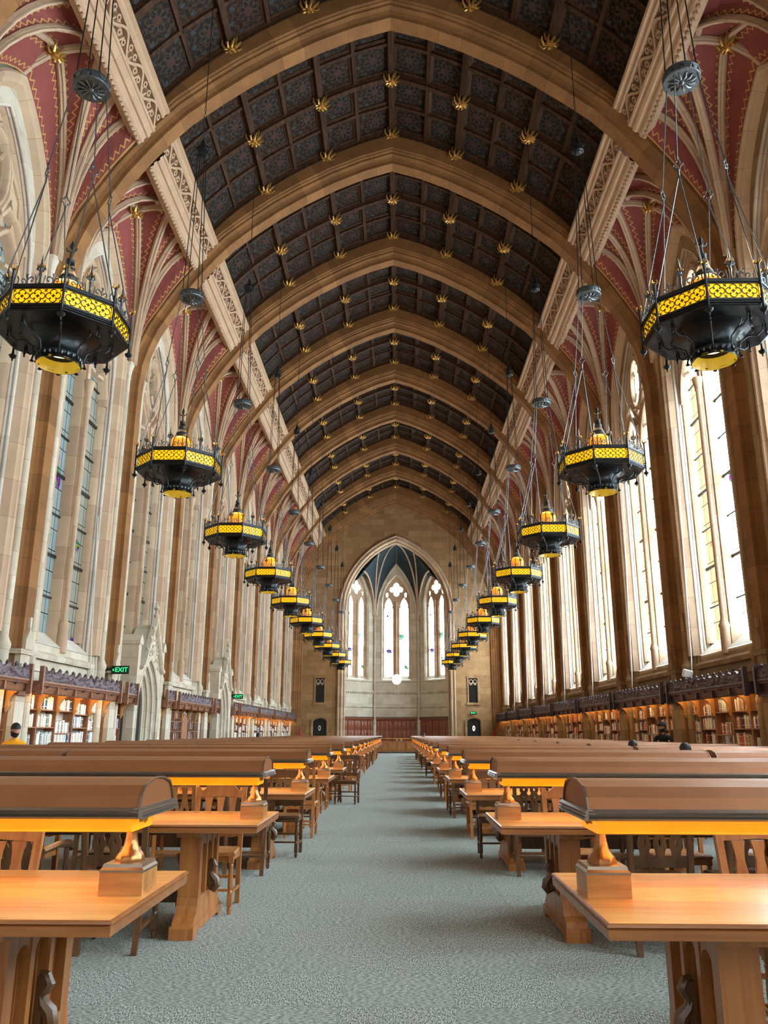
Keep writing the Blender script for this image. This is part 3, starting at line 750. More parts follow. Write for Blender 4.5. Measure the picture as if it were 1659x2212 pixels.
# apse arch mouldings with pier shafts
b = MB(); T = lambda p: (p[0], YE+p[2], p[1])
b.sweep2(pointed(AS, ASPR, AAP, 16, z0=0), [(0.42, 0.06), (0.42, -0.10), (0.34, -0.14), (0.26, -0.06), (0.20, -0.04), (0.16, -0.12), (0.08, -0.12), (0.04, -0.02), (0.0, 0.06), (0.04, 0.2), (-0.02, 0.28), (-0.06, 0.22), (-0.12, 0.28), (-0.14, 0.5)], T, closed_prof=False)
o = b.build(sname('trim'), 'trac'); struct(o); o.location.x = RX
FX, FY, F2X, F2Y = 1.72, 63.3, 4.15, 60.95
facets = [((-F2X, F2Y), (-FX, FY)), ((-FX, FY), (FX, FY)), ((FX, FY), (F2X, F2Y))]
AW0, AWS, AWA = 5.35, 11.3, 13.55
def facet_T(p0, p1):
    dx, dy = p1[0]-p0[0], p1[1]-p0[1]; l = math.hypot(dx, dy); ux, uy = dx/l, dy/l; nx, ny = -uy, ux   # n points outwards (away from the room)
    mx, my = (p0[0]+p1[0])/2, (p0[1]+p1[1])/2
    if ny < 0: nx, ny = -nx, -ny
    return l, (lambda p: (mx+ux*p[0]+nx*p[2], my+uy*p[0]+ny*p[2], p[1]))
apse = struct(empty('wall_apse')); apse.location.x = RX
aw, at, ag, ab, ac = MB(), [], [], [], MB()
for (p0, p1) in facets:
    l, T = facet_T(p0, p1); s = 1.12 if l > 3.43 or p0[0] == -FX else 1.0
    h = l/2; top = 16.4
    def q(a, c, z0, z1): aw.quad(T((a, z0, 0)), T((c, z0, 0)), T((c, z1, 0)), T((a, z1, 0)), [(a, z0), (c, z0), (c, z1), (a, z1)])
    q(-h, h, 0, AW0); q(-h, -s, AW0, AWS); q(s, h, AW0, AWS); q(-h, -s, AWS, top); q(s, h, AWS, top)
    path = pointed(s, AWS, AWA, 10)
    for (a, z0), (c, z1) in zip(path, path[1:]): aw.quad(T((a, z0, 0)), T((c, z1, 0)), T((c, top, 0)), T((a, top, 0)))
    # jamb, hood, sill, string courses
    aw.sweep2(pointed(s, AWS, AWA, 10, z0=AW0), [(0.04, -0.06), (0.0, 0.0), (-0.05, 0.04), (-0.02, 0.12), (-0.07, 0.16), (-0.04, 0.24), (-0.08, 0.34)], T, closed_prof=False)
    aw.sweep2(pointed(h*0.93, 10.3, AWA+0.9, 12), [(-0.1, 0.0), (-0.1, -0.08), (-0.02, -0.14), (0.05, -0.1), (0.05, 0.02)], T)
    aw.quad(T((-s, AW0, -0.05)), T((s, AW0, -0.05)), T((s, AW0+0.3, 0.34)), T((-s, AW0+0.3, 0.34)))
    aw.sweep2([(-h, AW0-0.12), (h, AW0-0.12)], [(0, 0.02), (0.0, -0.10), (-0.10, -0.04), (-0.12, 0.02)], T)
    aw.sweep2([(-h, 4.35), (h, 4.35)], [(0.12, 0.02), (0.12, -0.12), (0.03, -0.12), (0.0, -0.05), (-0.12, -0.02), (-0.12, 0.02)], T)
    for i in range(16):
        u = -h+(i+0.5)*2*h/16; aw.lathe([(0.001, -0.05), (0.05, -0.03), (0.06, 0.01), (0.03, 0.05)], 6, T((u, 4.30, -0.06)))
    aw.sweep2([(-h, 3.25), (h, 3.25)], [(0.08, 0.02), (0.04, -0.08), (-0.02, -0.05), (-0.05, 0.02)], T)
    # tracery
    t = MB(); G = 0.30; lanc = pointed_hw(s/2-0.22, 10.85, 11.75); Tg = lambda p, T=T: T((p[0], p[1], G+p[2])); pr = [(-0.05, -0.08), (0, -0.12), (0.05, -0.08), (0.06, 0.06), (-0.06, 0.06)]
    t.sweep2([(0, AW0+0.1), (0, 11.4)], [(-0.28, -0.02), (-0.20, -0.12), (-0.07, -0.12), (-0.05, -0.26), (0.05, -0.26), (0.07, -0.12), (0.20, -0.12), (0.28, -0.02), (0.28, 0.06), (-0.28, 0.06)], Tg)
    for q in (-1, 1): t.sweep2([(q*(s-0.07), AW0+0.1), (q*(s-0.07), 11.4)], [(-0.09, -0.06), (0.09, -0.06), (0.09, 0.06), (-0.09, 0.06)], Tg)
    qf = [ell(0.31, 12.42, 0.22, 0.22), ell(-0.31, 12.42, 0.22, 0.22), ell(0, 12.74, 0.22, 0.22), ell(0, 12.10, 0.22, 0.22), ell(0, 12.42, 0.18, 0.2), ell(0.74, 12.0, 0.09, 0.2), ell(-0.74, 12.0, 0.09, 0.2)]
    kx = s/1.12
    def lobes(u, z, kx=kx): 
        r = []
        for h in qf:
            a, b = h(z)
            if b > a: r.append((a*kx, b*kx))
        return r
    cusp = lambda z: 0.05 if 10.98 < z < 11.08 else 0.0
    plate(t, 10.8, AWA-0.03, 60, pointed_hw(s, AWS, AWA), lambda z, s=s: [(q*(s/2+0.05)-max(0, lanc(z)-cusp(z)), q*(s/2+0.05)+max(0, lanc(z)-cusp(z))) for q in (-1, 1)]+lobes(0, z), Tg, -0.05, 0.03)
    wn = t.build(sname('window'), 'trac'); struct(wn); wn.location.x = RX
    g = MB(); path2 = pointed(s-0.03, AWS, AWA-0.02, 10, z0=AW0+0.2); g.face(g.vs([T((u, z, G+0.03)) for u, z in path2]), [(u, z) for u, z in path2]); g.build('glass_pane', 'glass', wn)
    br = MB()
    for z in (7.6, 9.7):
        br.tube([T((-s+0.08, z, G)), T((s-0.08, z, G))], 0.028, 6)
    br.build('glazing_bar', 'iron', wn)
    # wood wainscot
    ww = MB(); zt = 2.52
    ww.sweep2([(-h+0.02, 0), (h-0.02, 0)], [(0, 0.0), (0, -0.08), (zt-0.22, -0.08), (zt-0.18, -0.16), (zt-0.05, -0.2), (zt-0.05, 0.0)], lambda p, T=T: T((p[0], p[1], p[2])), closed_prof=True)
    npan = 5
    for i in range(npan):
        u0 = -h+0.06+i*(2*h-0.12)/npan; u1 = u0+(2*h-0.12)/npan
        for (a, c) in ((u0+0.05, (u0+u1)/2-0.025), ((u0+u1)/2+0.025, u1-0.05)):
            for (z0, z1) in ((0.15, 0.75), (0.83, 1.55), (1.63, 2.22)):
                ww.rings([[T((a, z0, -0.081)), T((c, z0, -0.081)), T((c, z1, -0.081)), T((a, z1, -0.081))], [T((a+0.03, z0+0.03, -0.10)), T((c-0.03, z0+0.03, -0.10)), T((c-0.03, z1-0.03, -0.10)), T((a+0.03, z1-0.03, -0.10))]], True)
        ww.rings([[T((u0-0.02, 0, -0.08)), T((u0+0.02, 0, -0.08)), T((u0+0.02, 0, -0.12)), T((u0-0.02, 0, -0.12))], [T((u0-0.02, zt-0.2, -0.08)), T((u0+0.02, zt-0.2, -0.08)), T((u0+0.02, zt-0.2, -0.12)), T((u0-0.02, zt-0.2, -0.12))]], True)
    for i in range(26):
        u = -h+(i+0.5)*2*h/26; x_, y_, z_ = T((u, zt-0.03, -0.12)); ww.lathe([(0.05, 0), (0.055, 0.03), (0.03, 0.06), (0.02, 0.08)], 5, (x_, y_, z_), mi=1)
    wo = ww.build(sname('trim'), ['panelwood', 'dcorn']); struct(wo); wo.location.x = RX
for s in (-1, 1):     # corner shafts and vault springers
    aw.lathe([(0.14, 0), (0.14, 2.4), (0.10, 2.6), (0.075, 2.7), (0.075, 9.6), (0.10, 9.65), (0.14, 9.85), (0.10, 9.9)], 10, (s*(FX-0.02), FY-0.10, 0))
o = aw.build('apse_wall', 'stone_w', apse); o['kind'] = 'structure'
vr, vw = MB(), MB(); K = (0, YE+0.6, AAP-0.1)
for s in (-1, 1):
    S_ = (s*(FX-0.02), FY-0.12, 9.85)
    c1 = vault_curve(S_, K); c2 = vault_curve(S_, (s*1.35, YE+0.5, AAP-0.9)); c3 = vault_curve(S_, (s*2.5, YE+0.45, AAP-2.3))
    for c in (c1, c2, c3): vr.tube(c, 0.07, 6)
    cen = [(s*u, FY-0.08, z) for u, z in pointed(FX*0.93, 10.3, AWA+0.9, 6)[::-1][:7]]
    cen = cen+[(0, FY+(K[1]-FY)*t, cen[-1][2]+(K[2]-cen[-1][2])*math.sin(t*PI/2)) for t in (0.33, 0.66, 0.85, 1.0)]
    loft(vw, c1, cen); loft(vw, c1, c2); loft(vw, c2, c3)
    l, T = facet_T(*( ((FX, FY), (F2X, F2Y)) if s > 0 else ((-F2X, F2Y), (-FX, FY)) ))
    sd = [T((-s*u, z, -0.08)) for u, z in pointed(l/2*0.93, 10.3, AWA+0.9, 6)[::-1]]
    sd = sd[:11]
    loft(vw, c3, sd)
    vw.quad((0, YE+0.1, AAP+0.1), (s*4.4, YE+0.1, AAP+0.1), (s*4.4, FY+0.2, 16.3), (0, FY+0.2, 16.3))
a1 = vr.build('vault_rib', 'trac', apse); a2 = vw.build('vault_web', 'web_blue', apse)
for o in (a1, a2): o['kind'] = 'structure'
b = MB(); b.quad((-8.6, -5.9, 0), (8.6, -5.9, 0), (8.6, -5.9, 19.5), (-8.6, -5.9, 19.5)); o = b.build('wall_back', 'stone'); struct(o)
# doors and slit windows in the end wall
for s in (-1, 1):
    cx = RX+s*5.635; y = YE+0.13; cw_ = RX+s*5.655
    b = MB(); b.prism([(-0.5, 0), (0.5, 0), (0.5, 2.15)]+arc(0, 2.15, 0.5, 0, PI, 8, 0.25)[1:-1]+[(-0.5, 2.15)], 0, 0.06, lambda p: (p[0], p[2], p[1])); b.box(-0.02, -0.02, 0, 0.02, 0.0, 2.35)
    for zz in (0.35, 1.0, 1.65): b.box(-0.42, -0.015, zz-0.02, 0.42, 0, zz+0.02)
    d = b.build(sname('door'), 'black', loc=(cx, y, 0)); struct(d)
    g = MB(); g.rings([[(0.09*math.cos(a)*r, -0.03, 1.72+0.19*math.sin(a)*r) for a in [2*PI*i/14 for i in range(14)]] for r in (1.0, 0.55)], False); g.rings([[(0.09*math.cos(a), yy, 1.72+0.19*math.sin(a)) for a in [2*PI*i/14 for i in range(14)]] for yy in (-0.03, 0.0)], False)
    g.build('door_window', 'white' if s < 0 else 'cream', d)
    b = MB(); b.box(-0.36, 0, 3.48, 0.36, 0.04, 5.36)
    wn = b.build(sname('window'), 'dglass', loc=(cw_, y-0.03, 0)); struct(wn)
    t = MB()
    for u in (-0.15, 0.15):
        t.sweep2(arc(u, 5.07, 0.13, 0, 2*PI, 12)[:-1], [(-0.02, -0.05), (0.02, -0.05), (0.02, 0), (-0.02, 0)], lambda p: (p[0], p[2], p[1]), closed_path=True)
        t.sweep2([(u-0.13, 5.0), (u-0.05, 4.82), (u, 4.9), (u+0.05, 4.82), (u+0.13, 5.0)], [(-0.02, -0.05), (0.02, -0.05), (0.02, 0), (-0.02, 0)], lambda p: (p[0], p[2], p[1]))
    t.build('tracery', 'trac', wn)
# ------------------------------------------------------------------ lights: overcast sky outside the windows, added fill at the back wall
def area(name, loc, rot, sx, sy, power, col=(1, 1, 1)):
    d = bpy.data.lights.new(name, 'AREA'); d.shape = 'RECTANGLE'; d.size = sx; d.size_y = sy; d.energy = power; d.color = col
    o = bpy.data.objects.new(name, d); COL.objects.link(o); o.location = loc; o.rotation_euler = rot; return o
def portal_light(loc, rot, sx, sy):
    o = area('sky_portal', loc, rot, sx, sy, 1.0); o.data.cycles.is_portal = True
for k in range(KMIN, KMAX):
    yc = RY(k)+PITCH/2
    for s in (-1, 1): portal_light((RX+s*8.42, yc, 8.95), (0, s*PI/2, 0), 10.9, 3.4)
portal_light((RX, 63.75, 9.4), (-PI/2, 0, 0), 2.3, 8.4)
for s in (-1, 1): portal_light((RX+s*3.3, 62.5, 9.4), (-PI/2, 0, -s*0.77), 2.3, 8.4)
area('back_fill_light', (0, -5.7, 4.6), (PI/2, 0, 0), 9.0, 7.0, P_BACK, (0.96, 0.98, 1.0))  # added fill light before the back wall, which has no window
# ------------------------------------------------------------------ bookcases
def side_T(s): return lambda p: (RX+s*p[0], p[1], p[2])
SHELF_Z = [1.885, 1.505, 1.125, 0.745, 0.365]
FR, CN = 7.75, 7.36       # case front, canopy front (distance from the room's axis)
def cresting(b, y0, y1, z0, d0, T, seed):
    rnd = random.Random(seed); n = max(4, int((y1-y0)/0.055)); m = 7
    def pt(i, j, back):
        y = y0+(y1-y0)*i/n; ph = (i % 7)/7.0; top = 0.215+0.03*math.sin(ph*2*PI)+(0.045 if i % 7 == 3 else 0)
        z = z0+top*j/m
        return T((d0+(0.05 if back else 0)+(0 if back else rnd.uniform(-0.035, 0.02) if 0 < j else 0), y, z+rnd.uniform(-0.008, 0.008)*(1 if 0 < i < n and j else 0)))
    for back in (False, True):
        ids = [b.vs([pt(i, j, back) for j in range(m+1)]) for i in range(n+1)]
        for i in range(n):
            for j in range(m): b.face((ids[i][j], ids[i+1][j], ids[i+1][j+1], ids[i][j+1]), None)
        if not back: front = ids
        else:
            for i in range(n): b.face((front[i][m], front[i+1][m], ids[i+1][m], ids[i][m]), None)
    k = int((y1-y0)/0.385)
    for i in range(k+1):
        y = y0+(y1-y0)*(i+0.5)/(k+1); c = T((d0+0.02, y, z0+0.235)); b.lathe([(0.035, 0), (0.045, 0.03), (0.03, 0.055), (0.012, 0.075)], 6, c)
ORD = ['first', 'second', 'third', 'fourth', 'fifth', 'sixth', 'seventh', 'eighth', 'ninth', 'tenth', 'eleventh', 'twelfth', 'thirteenth', 'fourteenth', 'fifteenth', 'sixteenth', 'seventeenth', 'eighteenth', 'nineteenth', 'twentieth']
def bookcase(s, ya, yb, nsec, label, dark, lit=True, glazed=False, group=None):
    T = side_T(s); t = empty('bookcase', (RX+s*FR, (ya+yb)/2, 0)); tag(t, label, 'bookcase', group)
    TI = lambda p: (s*(p[0]-FR), p[1]-(ya+yb)/2, p[2])
    b = MB(); w = (yb-ya)/nsec
    b.box(-0.0, 0, 0, 0, 0, 0) if False else None
    def bx(B, d0, y0, z0, d1, y1, z1): B.box(min(s*(d0-FR), s*(d1-FR)), y0-(ya+yb)/2, z0, max(s*(d0-FR), s*(d1-FR)), y1-(ya+yb)/2, z1)
    bx(b, 8.02, ya, 0, 8.06, yb, 2.42)                                    # back
    for i in range(nsec+1): bx(b, FR, ya+i*w-0.022, 0, 8.03, ya+i*w+0.022, 2.35)
    bx(b, FR-0.03, ya, 0, 8.03, yb, 0.14)
    b.build('carcass', 'case', t)
    sh = MB(); sh.box(min(0, s*0.28), -w/2+0.024, -0.026, max(0, s*0.28), w/2-0.024, 0.0); sh_me = sh.build('shelf', 'case', t)
    first = True
    for i in range(nsec):
        for j, z in enumerate(SHELF_Z):
            zz = z-(0.13 if (i == 2 and j == 1) else 0.06 if (i*7+j*3) % 5 == 1 else 0)
            loc = (0.005*s, ya+(i+0.5)*w-(ya+yb)/2, zz)
            if first: sh_me.location = loc; first = False
            else: inst('shelf', sh_me.data, t, loc)
    # canopy: sloped soffit board, moulded cornice
    c = MB(); TC = lambda p: (s*(p[2]-FR), p[0]-(ya+yb)/2, p[1])
    c.sweep2([(ya+0.01, 2.20), (yb-0.01, 2.20)], [(0.02, CN+0.14), (-0.02, CN+0.10), (0.0, CN+0.06), (0.06, CN+0.04), (0.14, CN+0.02), (0.145, CN-0.02), (0.18, CN-0.03), (0.20, CN-0.06), (0.235, CN-0.06), (0.235, 8.03), (0.15, 8.03), (0.13, 7.95), (0.13, CN+0.14)], TC)
    for i in range(nsec*1+1):
        y = ya+i*w; c.box(min(s*(CN-0.02-FR), s*(CN+0.1-FR)), y-(ya+yb)/2-0.025, 2.19, max(s*(CN-0.02-FR), s*(CN+0.1-FR)), y-(ya+yb)/2+0.025, 2.36)
        if i < nsec: c.lathe([(0.05, -0.02), (0.06, 0.01), (0.03, 0.035)], 6, (s*(CN-FR), y+w/2-(ya+yb)/2, 2.335), mi=1)
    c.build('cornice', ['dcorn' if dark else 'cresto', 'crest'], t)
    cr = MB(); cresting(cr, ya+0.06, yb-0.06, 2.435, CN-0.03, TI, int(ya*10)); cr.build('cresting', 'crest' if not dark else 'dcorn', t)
    f = MB(); f.box(min(s*(CN-0.09-FR), s*(CN-FR)), -0.035, 2.14, max(s*(CN-0.09-FR), s*(CN-FR)), 0.035, 2.74, ch=0.008)
    f = f.build('end_post', 'dcorn' if dark else 'cresto', t); hy = (yb-ya)/2-0.03
    f.location = (0, -hy, 0); inst('end_post', f.data, t, (0, hy, 0))
    # curved brackets standing out from the dividers
    br = MB(); pr = [(FR, 1.84), (FR, 2.32), (CN+0.15, 2.32), (CN+0.08, 2.23), (CN+0.08, 2.20)]+[(CN+0.08+(FR-0.06-CN-0.08)*math.sin(a), 2.20-0.26*(1-math.cos(a))) for a in [PI/2*i/6 for i in range(1, 7)]]+[(FR-0.07, 1.88), (FR-0.04, 1.82), (FR-0.02, 1.78)]
    br.rings([[(s*(d-FR), yy, z) for d, z in pr] for yy in (-0.035, 0.035)], True)
    br.box(min(s*-0.08, 0), -0.05, 1.88, max(s*-0.08, 0), 0.05, 1.915)
    br_o = br.build('bracket', 'bracket', t)
    for i in range(nsec+1):
        y = ya+i*w-(ya+yb)/2; y = max(min(y, (yb-ya)/2-0.04), -(yb-ya)/2+0.04)
        if i == 0: br_o.location = (0, y, 0)
        else: inst('bracket', br_o.data, t, (0, y, 0))
    if lit:
        lt = MB(); lt.tube([(s*(CN+0.18-FR), ya+0.1-(ya+yb)/2, 2.29), (s*(CN+0.18-FR), yb-0.1-(ya+yb)/2, 2.29)], 0.014, 6); lt.build('light_tube', 'tube', t)
    if glazed:
        for i in range(nsec):
            if i == nsec//2:
                dd = MB(); dd.prism(pointed(w/2-0.1, 1.65, 2.0, 6, z0=0.02), 0, 0.05, lambda p: (s*(-0.03+p[2]), p[0], p[1])); o = dd.build('cupboard_door', 'case', t); o.location = (0, ya+(i+0.5)*w-(ya+yb)/2, 0)
                continue
            gd = MB()
            for u in [(-w/2+0.03)+j*(w-0.06)/4 for j in range(5)]: gd.box(min(-0.035*s, 0), u-0.014, 0.1, max(-0.035*s, 0), u+0.014, 2.1)
            for z in [0.1+j*2.0/6 for j in range(7)]: gd.box(min(-0.03*s, 0), -w/2+0.03, z-0.014, max(-0.03*s, 0), w/2-0.03, z+0.014)
            o = gd.build('glazed_door', 'cresto', t); o.location = (0, ya+(i+0.5)*w-(ya+yb)/2, 0)
    return t
# pier pieces between bookcases: stone block with base moulding and gabled finial on the pier
pf = MB()
for z0, z1, e in ((0, 0.5, 0.04), (2.95, 3.05, 0.05)): pf.box(-0.05, -0.24-e, z0, 0.4, 0.24+e, z1)
pf.box(-0.012, -0.21, 0.5, 0.3, 0.21, 2.95)
pf.prism([(-0.16, 3.05), (0.16, 3.05), (0.16, 3.25), (0, 3.5), (-0.16, 3.25)], -0.07, 0.1, lambda p: (p[2], p[0], p[1])); pf.box(-0.06, -0.04, 3.4, 0.0, 0.04, 3.72)
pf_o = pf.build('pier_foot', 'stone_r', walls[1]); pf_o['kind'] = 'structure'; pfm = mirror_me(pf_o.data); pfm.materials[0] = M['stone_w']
for k in range(-1, 8):
    for s in (-1, 1):
        if k == -1 and s == 1: pf_o.location = (RX+HW-0.0, RY(k), 0)
        else:
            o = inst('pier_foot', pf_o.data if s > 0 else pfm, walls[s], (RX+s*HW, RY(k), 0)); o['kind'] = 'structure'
CASES = []
where = ['nearest the camera', 'second from the camera', 'third from the camera', 'fourth from the camera', 'fifth from the camera', 'sixth from the camera', 'seventh from the camera', 'last before the end wall']
for k in range(-1, 8):
    ya, yb = RY(k)+0.24, RY(k+1)-0.24
    idx = k
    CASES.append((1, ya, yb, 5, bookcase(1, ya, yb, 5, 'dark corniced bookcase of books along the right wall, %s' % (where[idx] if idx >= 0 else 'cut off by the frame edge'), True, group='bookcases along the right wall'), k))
lw = {0: 'nearest whole one, beside the first portal', 4: 'just past the second portal', 5: 'second past the far portal', 6: 'third past the far portal', 7: 'last before the end wall', -1: 'cut off by the frame edge'}
for k in (-1, 0, 4, 5, 6, 7):
    ya, yb = RY(k)+0.24, RY(k+1)-0.24
    if k == 0: pass
    CASES.append((-1, ya, yb, 5, bookcase(-1, ya, yb, 5, 'oak bookcase with carved cresting on the left wall, %s' % lw[k], False, group='bookcases along the left wall'), k))
CASES.append((-1, RY(2)+0.24, RY(3)-0.24, 5, bookcase(-1, RY(2)+0.24, RY(3)-0.24, 5, 'oak cabinet with glazed lattice doors between the two left portals', False, lit=False, glazed=True), 2))
for k, nm in ((1, 'first'), (3, 'second')):
    c0 = RY(k)+PITCH/2
    CASES.append((-1, RY(k)+0.24, c0-1.55, 1, bookcase(-1, RY(k)+0.24, c0-1.55, 1, 'narrow oak bookcase on the near side of the %s stone portal' % nm, False, lit=False), k))
    CASES.append((-1, c0+1.45, RY(k+1)-0.24, 1, bookcase(-1, c0+1.45, RY(k+1)-0.24, 1, 'narrow oak bookcase on the far side of the %s stone portal' % nm, False, lit=False), k))
# boxed pier panels in the cornice line over each pier
pb = MB(); pb.box(-0.02, -0.24, 2.12, 0.06, 0.24, 2.40); pb.box(-0.03, -0.24, 2.40, 0.05, 0.24, 2.70); pb.box(-0.04, -0.13, 2.45, -0.03, 0.13, 2.66)
pbo = pb.build('pier_panel', 'dcorn', walls[1]); pbo['kind'] = 'structure'; pbl = pbo.data.copy(); pbl.materials[0] = M['cresto']
for k in range(-1, 9):
    if k == -1: pbo.location = (RX+HW-0.06, RY(k), 0)
    else: inst('pier_panel', pbo.data, walls[1], (RX+HW-0.06, RY(k), 0))['kind'] = 'structure'
    if k not in (1, 2, 3, 4): inst('pier_panel', pbl, walls[-1], (RX-HW+0.02, RY(k), 0))['kind'] = 'structure'
# ------------------------------------------------------------------ books
BC = [('cream', '#D9D2BE'), ('grey', '#8C9090'), ('white', '#E3E4E0'), ('dark red', '#7E2A26'), ('red', '#B8463A'), ('navy', '#2A3A58'), ('green', '#3E5A48'), ('brown', '#6B4A34'), ('black', '#26262A'), ('tan', '#B9966A'), ('pale blue', '#93AEC0'), ('orange', '#C9703A')]
BM = [simple('book_cloth_%s' % n.replace(' ', '_'), c, 0.6, 0, 0.12, 30) for n, c in BC]
def book_mesh(h, th, dp, mi, band, b=None, T=None):
    own = b is None
    if own: b = MB()
    T = T or (lambda p: p)
    # x = depth (0 front), y = thickness, z = height ; rounded spine
    sp = [(0.012*(1-math.sin(PI*i/4)), -th/2+th*i/4) for i in range(5)]
    poly = sp+[(dp, th/2), (dp, -th/2)]
    b.rings([[(x, y, 0) for x, y in poly], [(x, y, h) for x, y in poly]], False, mi, False, T)
    pg = [(0.012, -th/2+0.003), (0.012, th/2-0.003), (dp-0.002, th/2-0.003), (dp-0.002, -th/2+0.003)]
    b.rings([[(x, y, h-0.004) for x, y in pg], [(x, y, h-0.0039) for x, y in pg]], True, len(BM) if not own else 1, False, T)
    if band:
        for z in (h*0.78, h*0.22):
            s2 = [(x-0.002, y) for x, y in sp]+[(0.02, th/2), (0.02, -th/2)]
            b.rings([[(x, y, z) for x, y in s2], [(x, y, z+0.012) for x, y in s2]], True, len(BM) if not own else 1, False, T)
    return b
BPROTO = {}
def proto(ci, v, s):
    key = (ci, v, s)
    if key not in BPROTO:
        h, th, dp = [(0.235, 0.05, 0.17), (0.26, 0.062, 0.18), (0.215, 0.04, 0.16), (0.275, 0.075, 0.19)][v]
        b = book_mesh(h, th, dp, 0, v in (1, 3), T=(lambda p: (s*p[0], p[1], p[2])))
        o = b.build('book', [BM[ci], 'paper']); me = o.data; bpy.data.objects.remove(o, do_unlink=True)
        BPROTO[key] = (me, h, th, dp)
    return BPROTO[key]
rest = MB(); nbooks = 0; rndb = random.Random(11)
lev = ['top shelf', 'second shelf down', 'third shelf down']
for (s, ya, yb, nsec, t, k) in sorted(CASES, key=lambda c: (abs(c[5]-0.1), -c[0])):
    w = (yb-ya)/nsec
    pal = [0, 2, 1, 2, 0, 2, 10, 1, 2, 8, 2, 0, 5, 1, 2, 6] if s < 0 else [0, 0, 2, 1, 9, 3, 4, 11, 7, 9, 2, 0, 1, 0, 8, 9]
    ind = (k == 0)
    for i in range(nsec):
        if k == -1 and ((s > 0 and i < 3) or (s < 0 and i < 3)): continue
        for j in range(3):
            z = SHELF_Z[j]-(0.13 if (i == 2 and j == 1) else 0.06 if (i*7+j*3) % 5 == 1 else 0)
            y = ya+i*w+0.035; n = 0; end = ya+(i+1)*w-0.04-rndb.choice([0, 0.0, 0.05, 0.12])
            while True:
                ci = rndb.choice(pal); v = rndb.choice([0, 0, 1, 2, 2, 3] if not ind else [1, 3, 0, 1]); me, h, th, dp = proto(ci, v, s)
                if y+th > end: break
                x = RX+s*(FR+rndb.uniform(0.015, 0.05)); hz = rndb.uniform(0.92, 1.08) if j or True else 1
                if ind and nbooks < 300 and k == 0:
                    o = inst('book', me, None, (x, y+th/2, z+0.001)); o.scale = (1, 1, hz); nbooks += 1
                    tag(o, '%s book, %s of its row, %s, %s section, nearest %s bookcase' % (BC[ci][0], ORD[n], lev[j], ORD[i], 'right-wall' if s > 0 else 'left-wall'), 'book', 'books on the nearest %s bookcase' % ('right-wall' if s > 0 else 'left-wall'))
                else:
                    x0, y0_, hh = x, y+th/2, h*hz
                    book_mesh(hh, th, dp, ci, v in (1, 3), rest, (lambda p, x0=x0, y0_=y0_, z=z, s=s: (x0+s*p[0], y0_+p[1], z+0.001+p[2])))
                y += th+rndb.uniform(0.0005, 0.004); n += 1
rb = rest.build('shelved_books', [m for m in BM]+['paper']); tag(rb, 'rows of books filling the farther bookcases down both walls', 'books', kind='stuff')
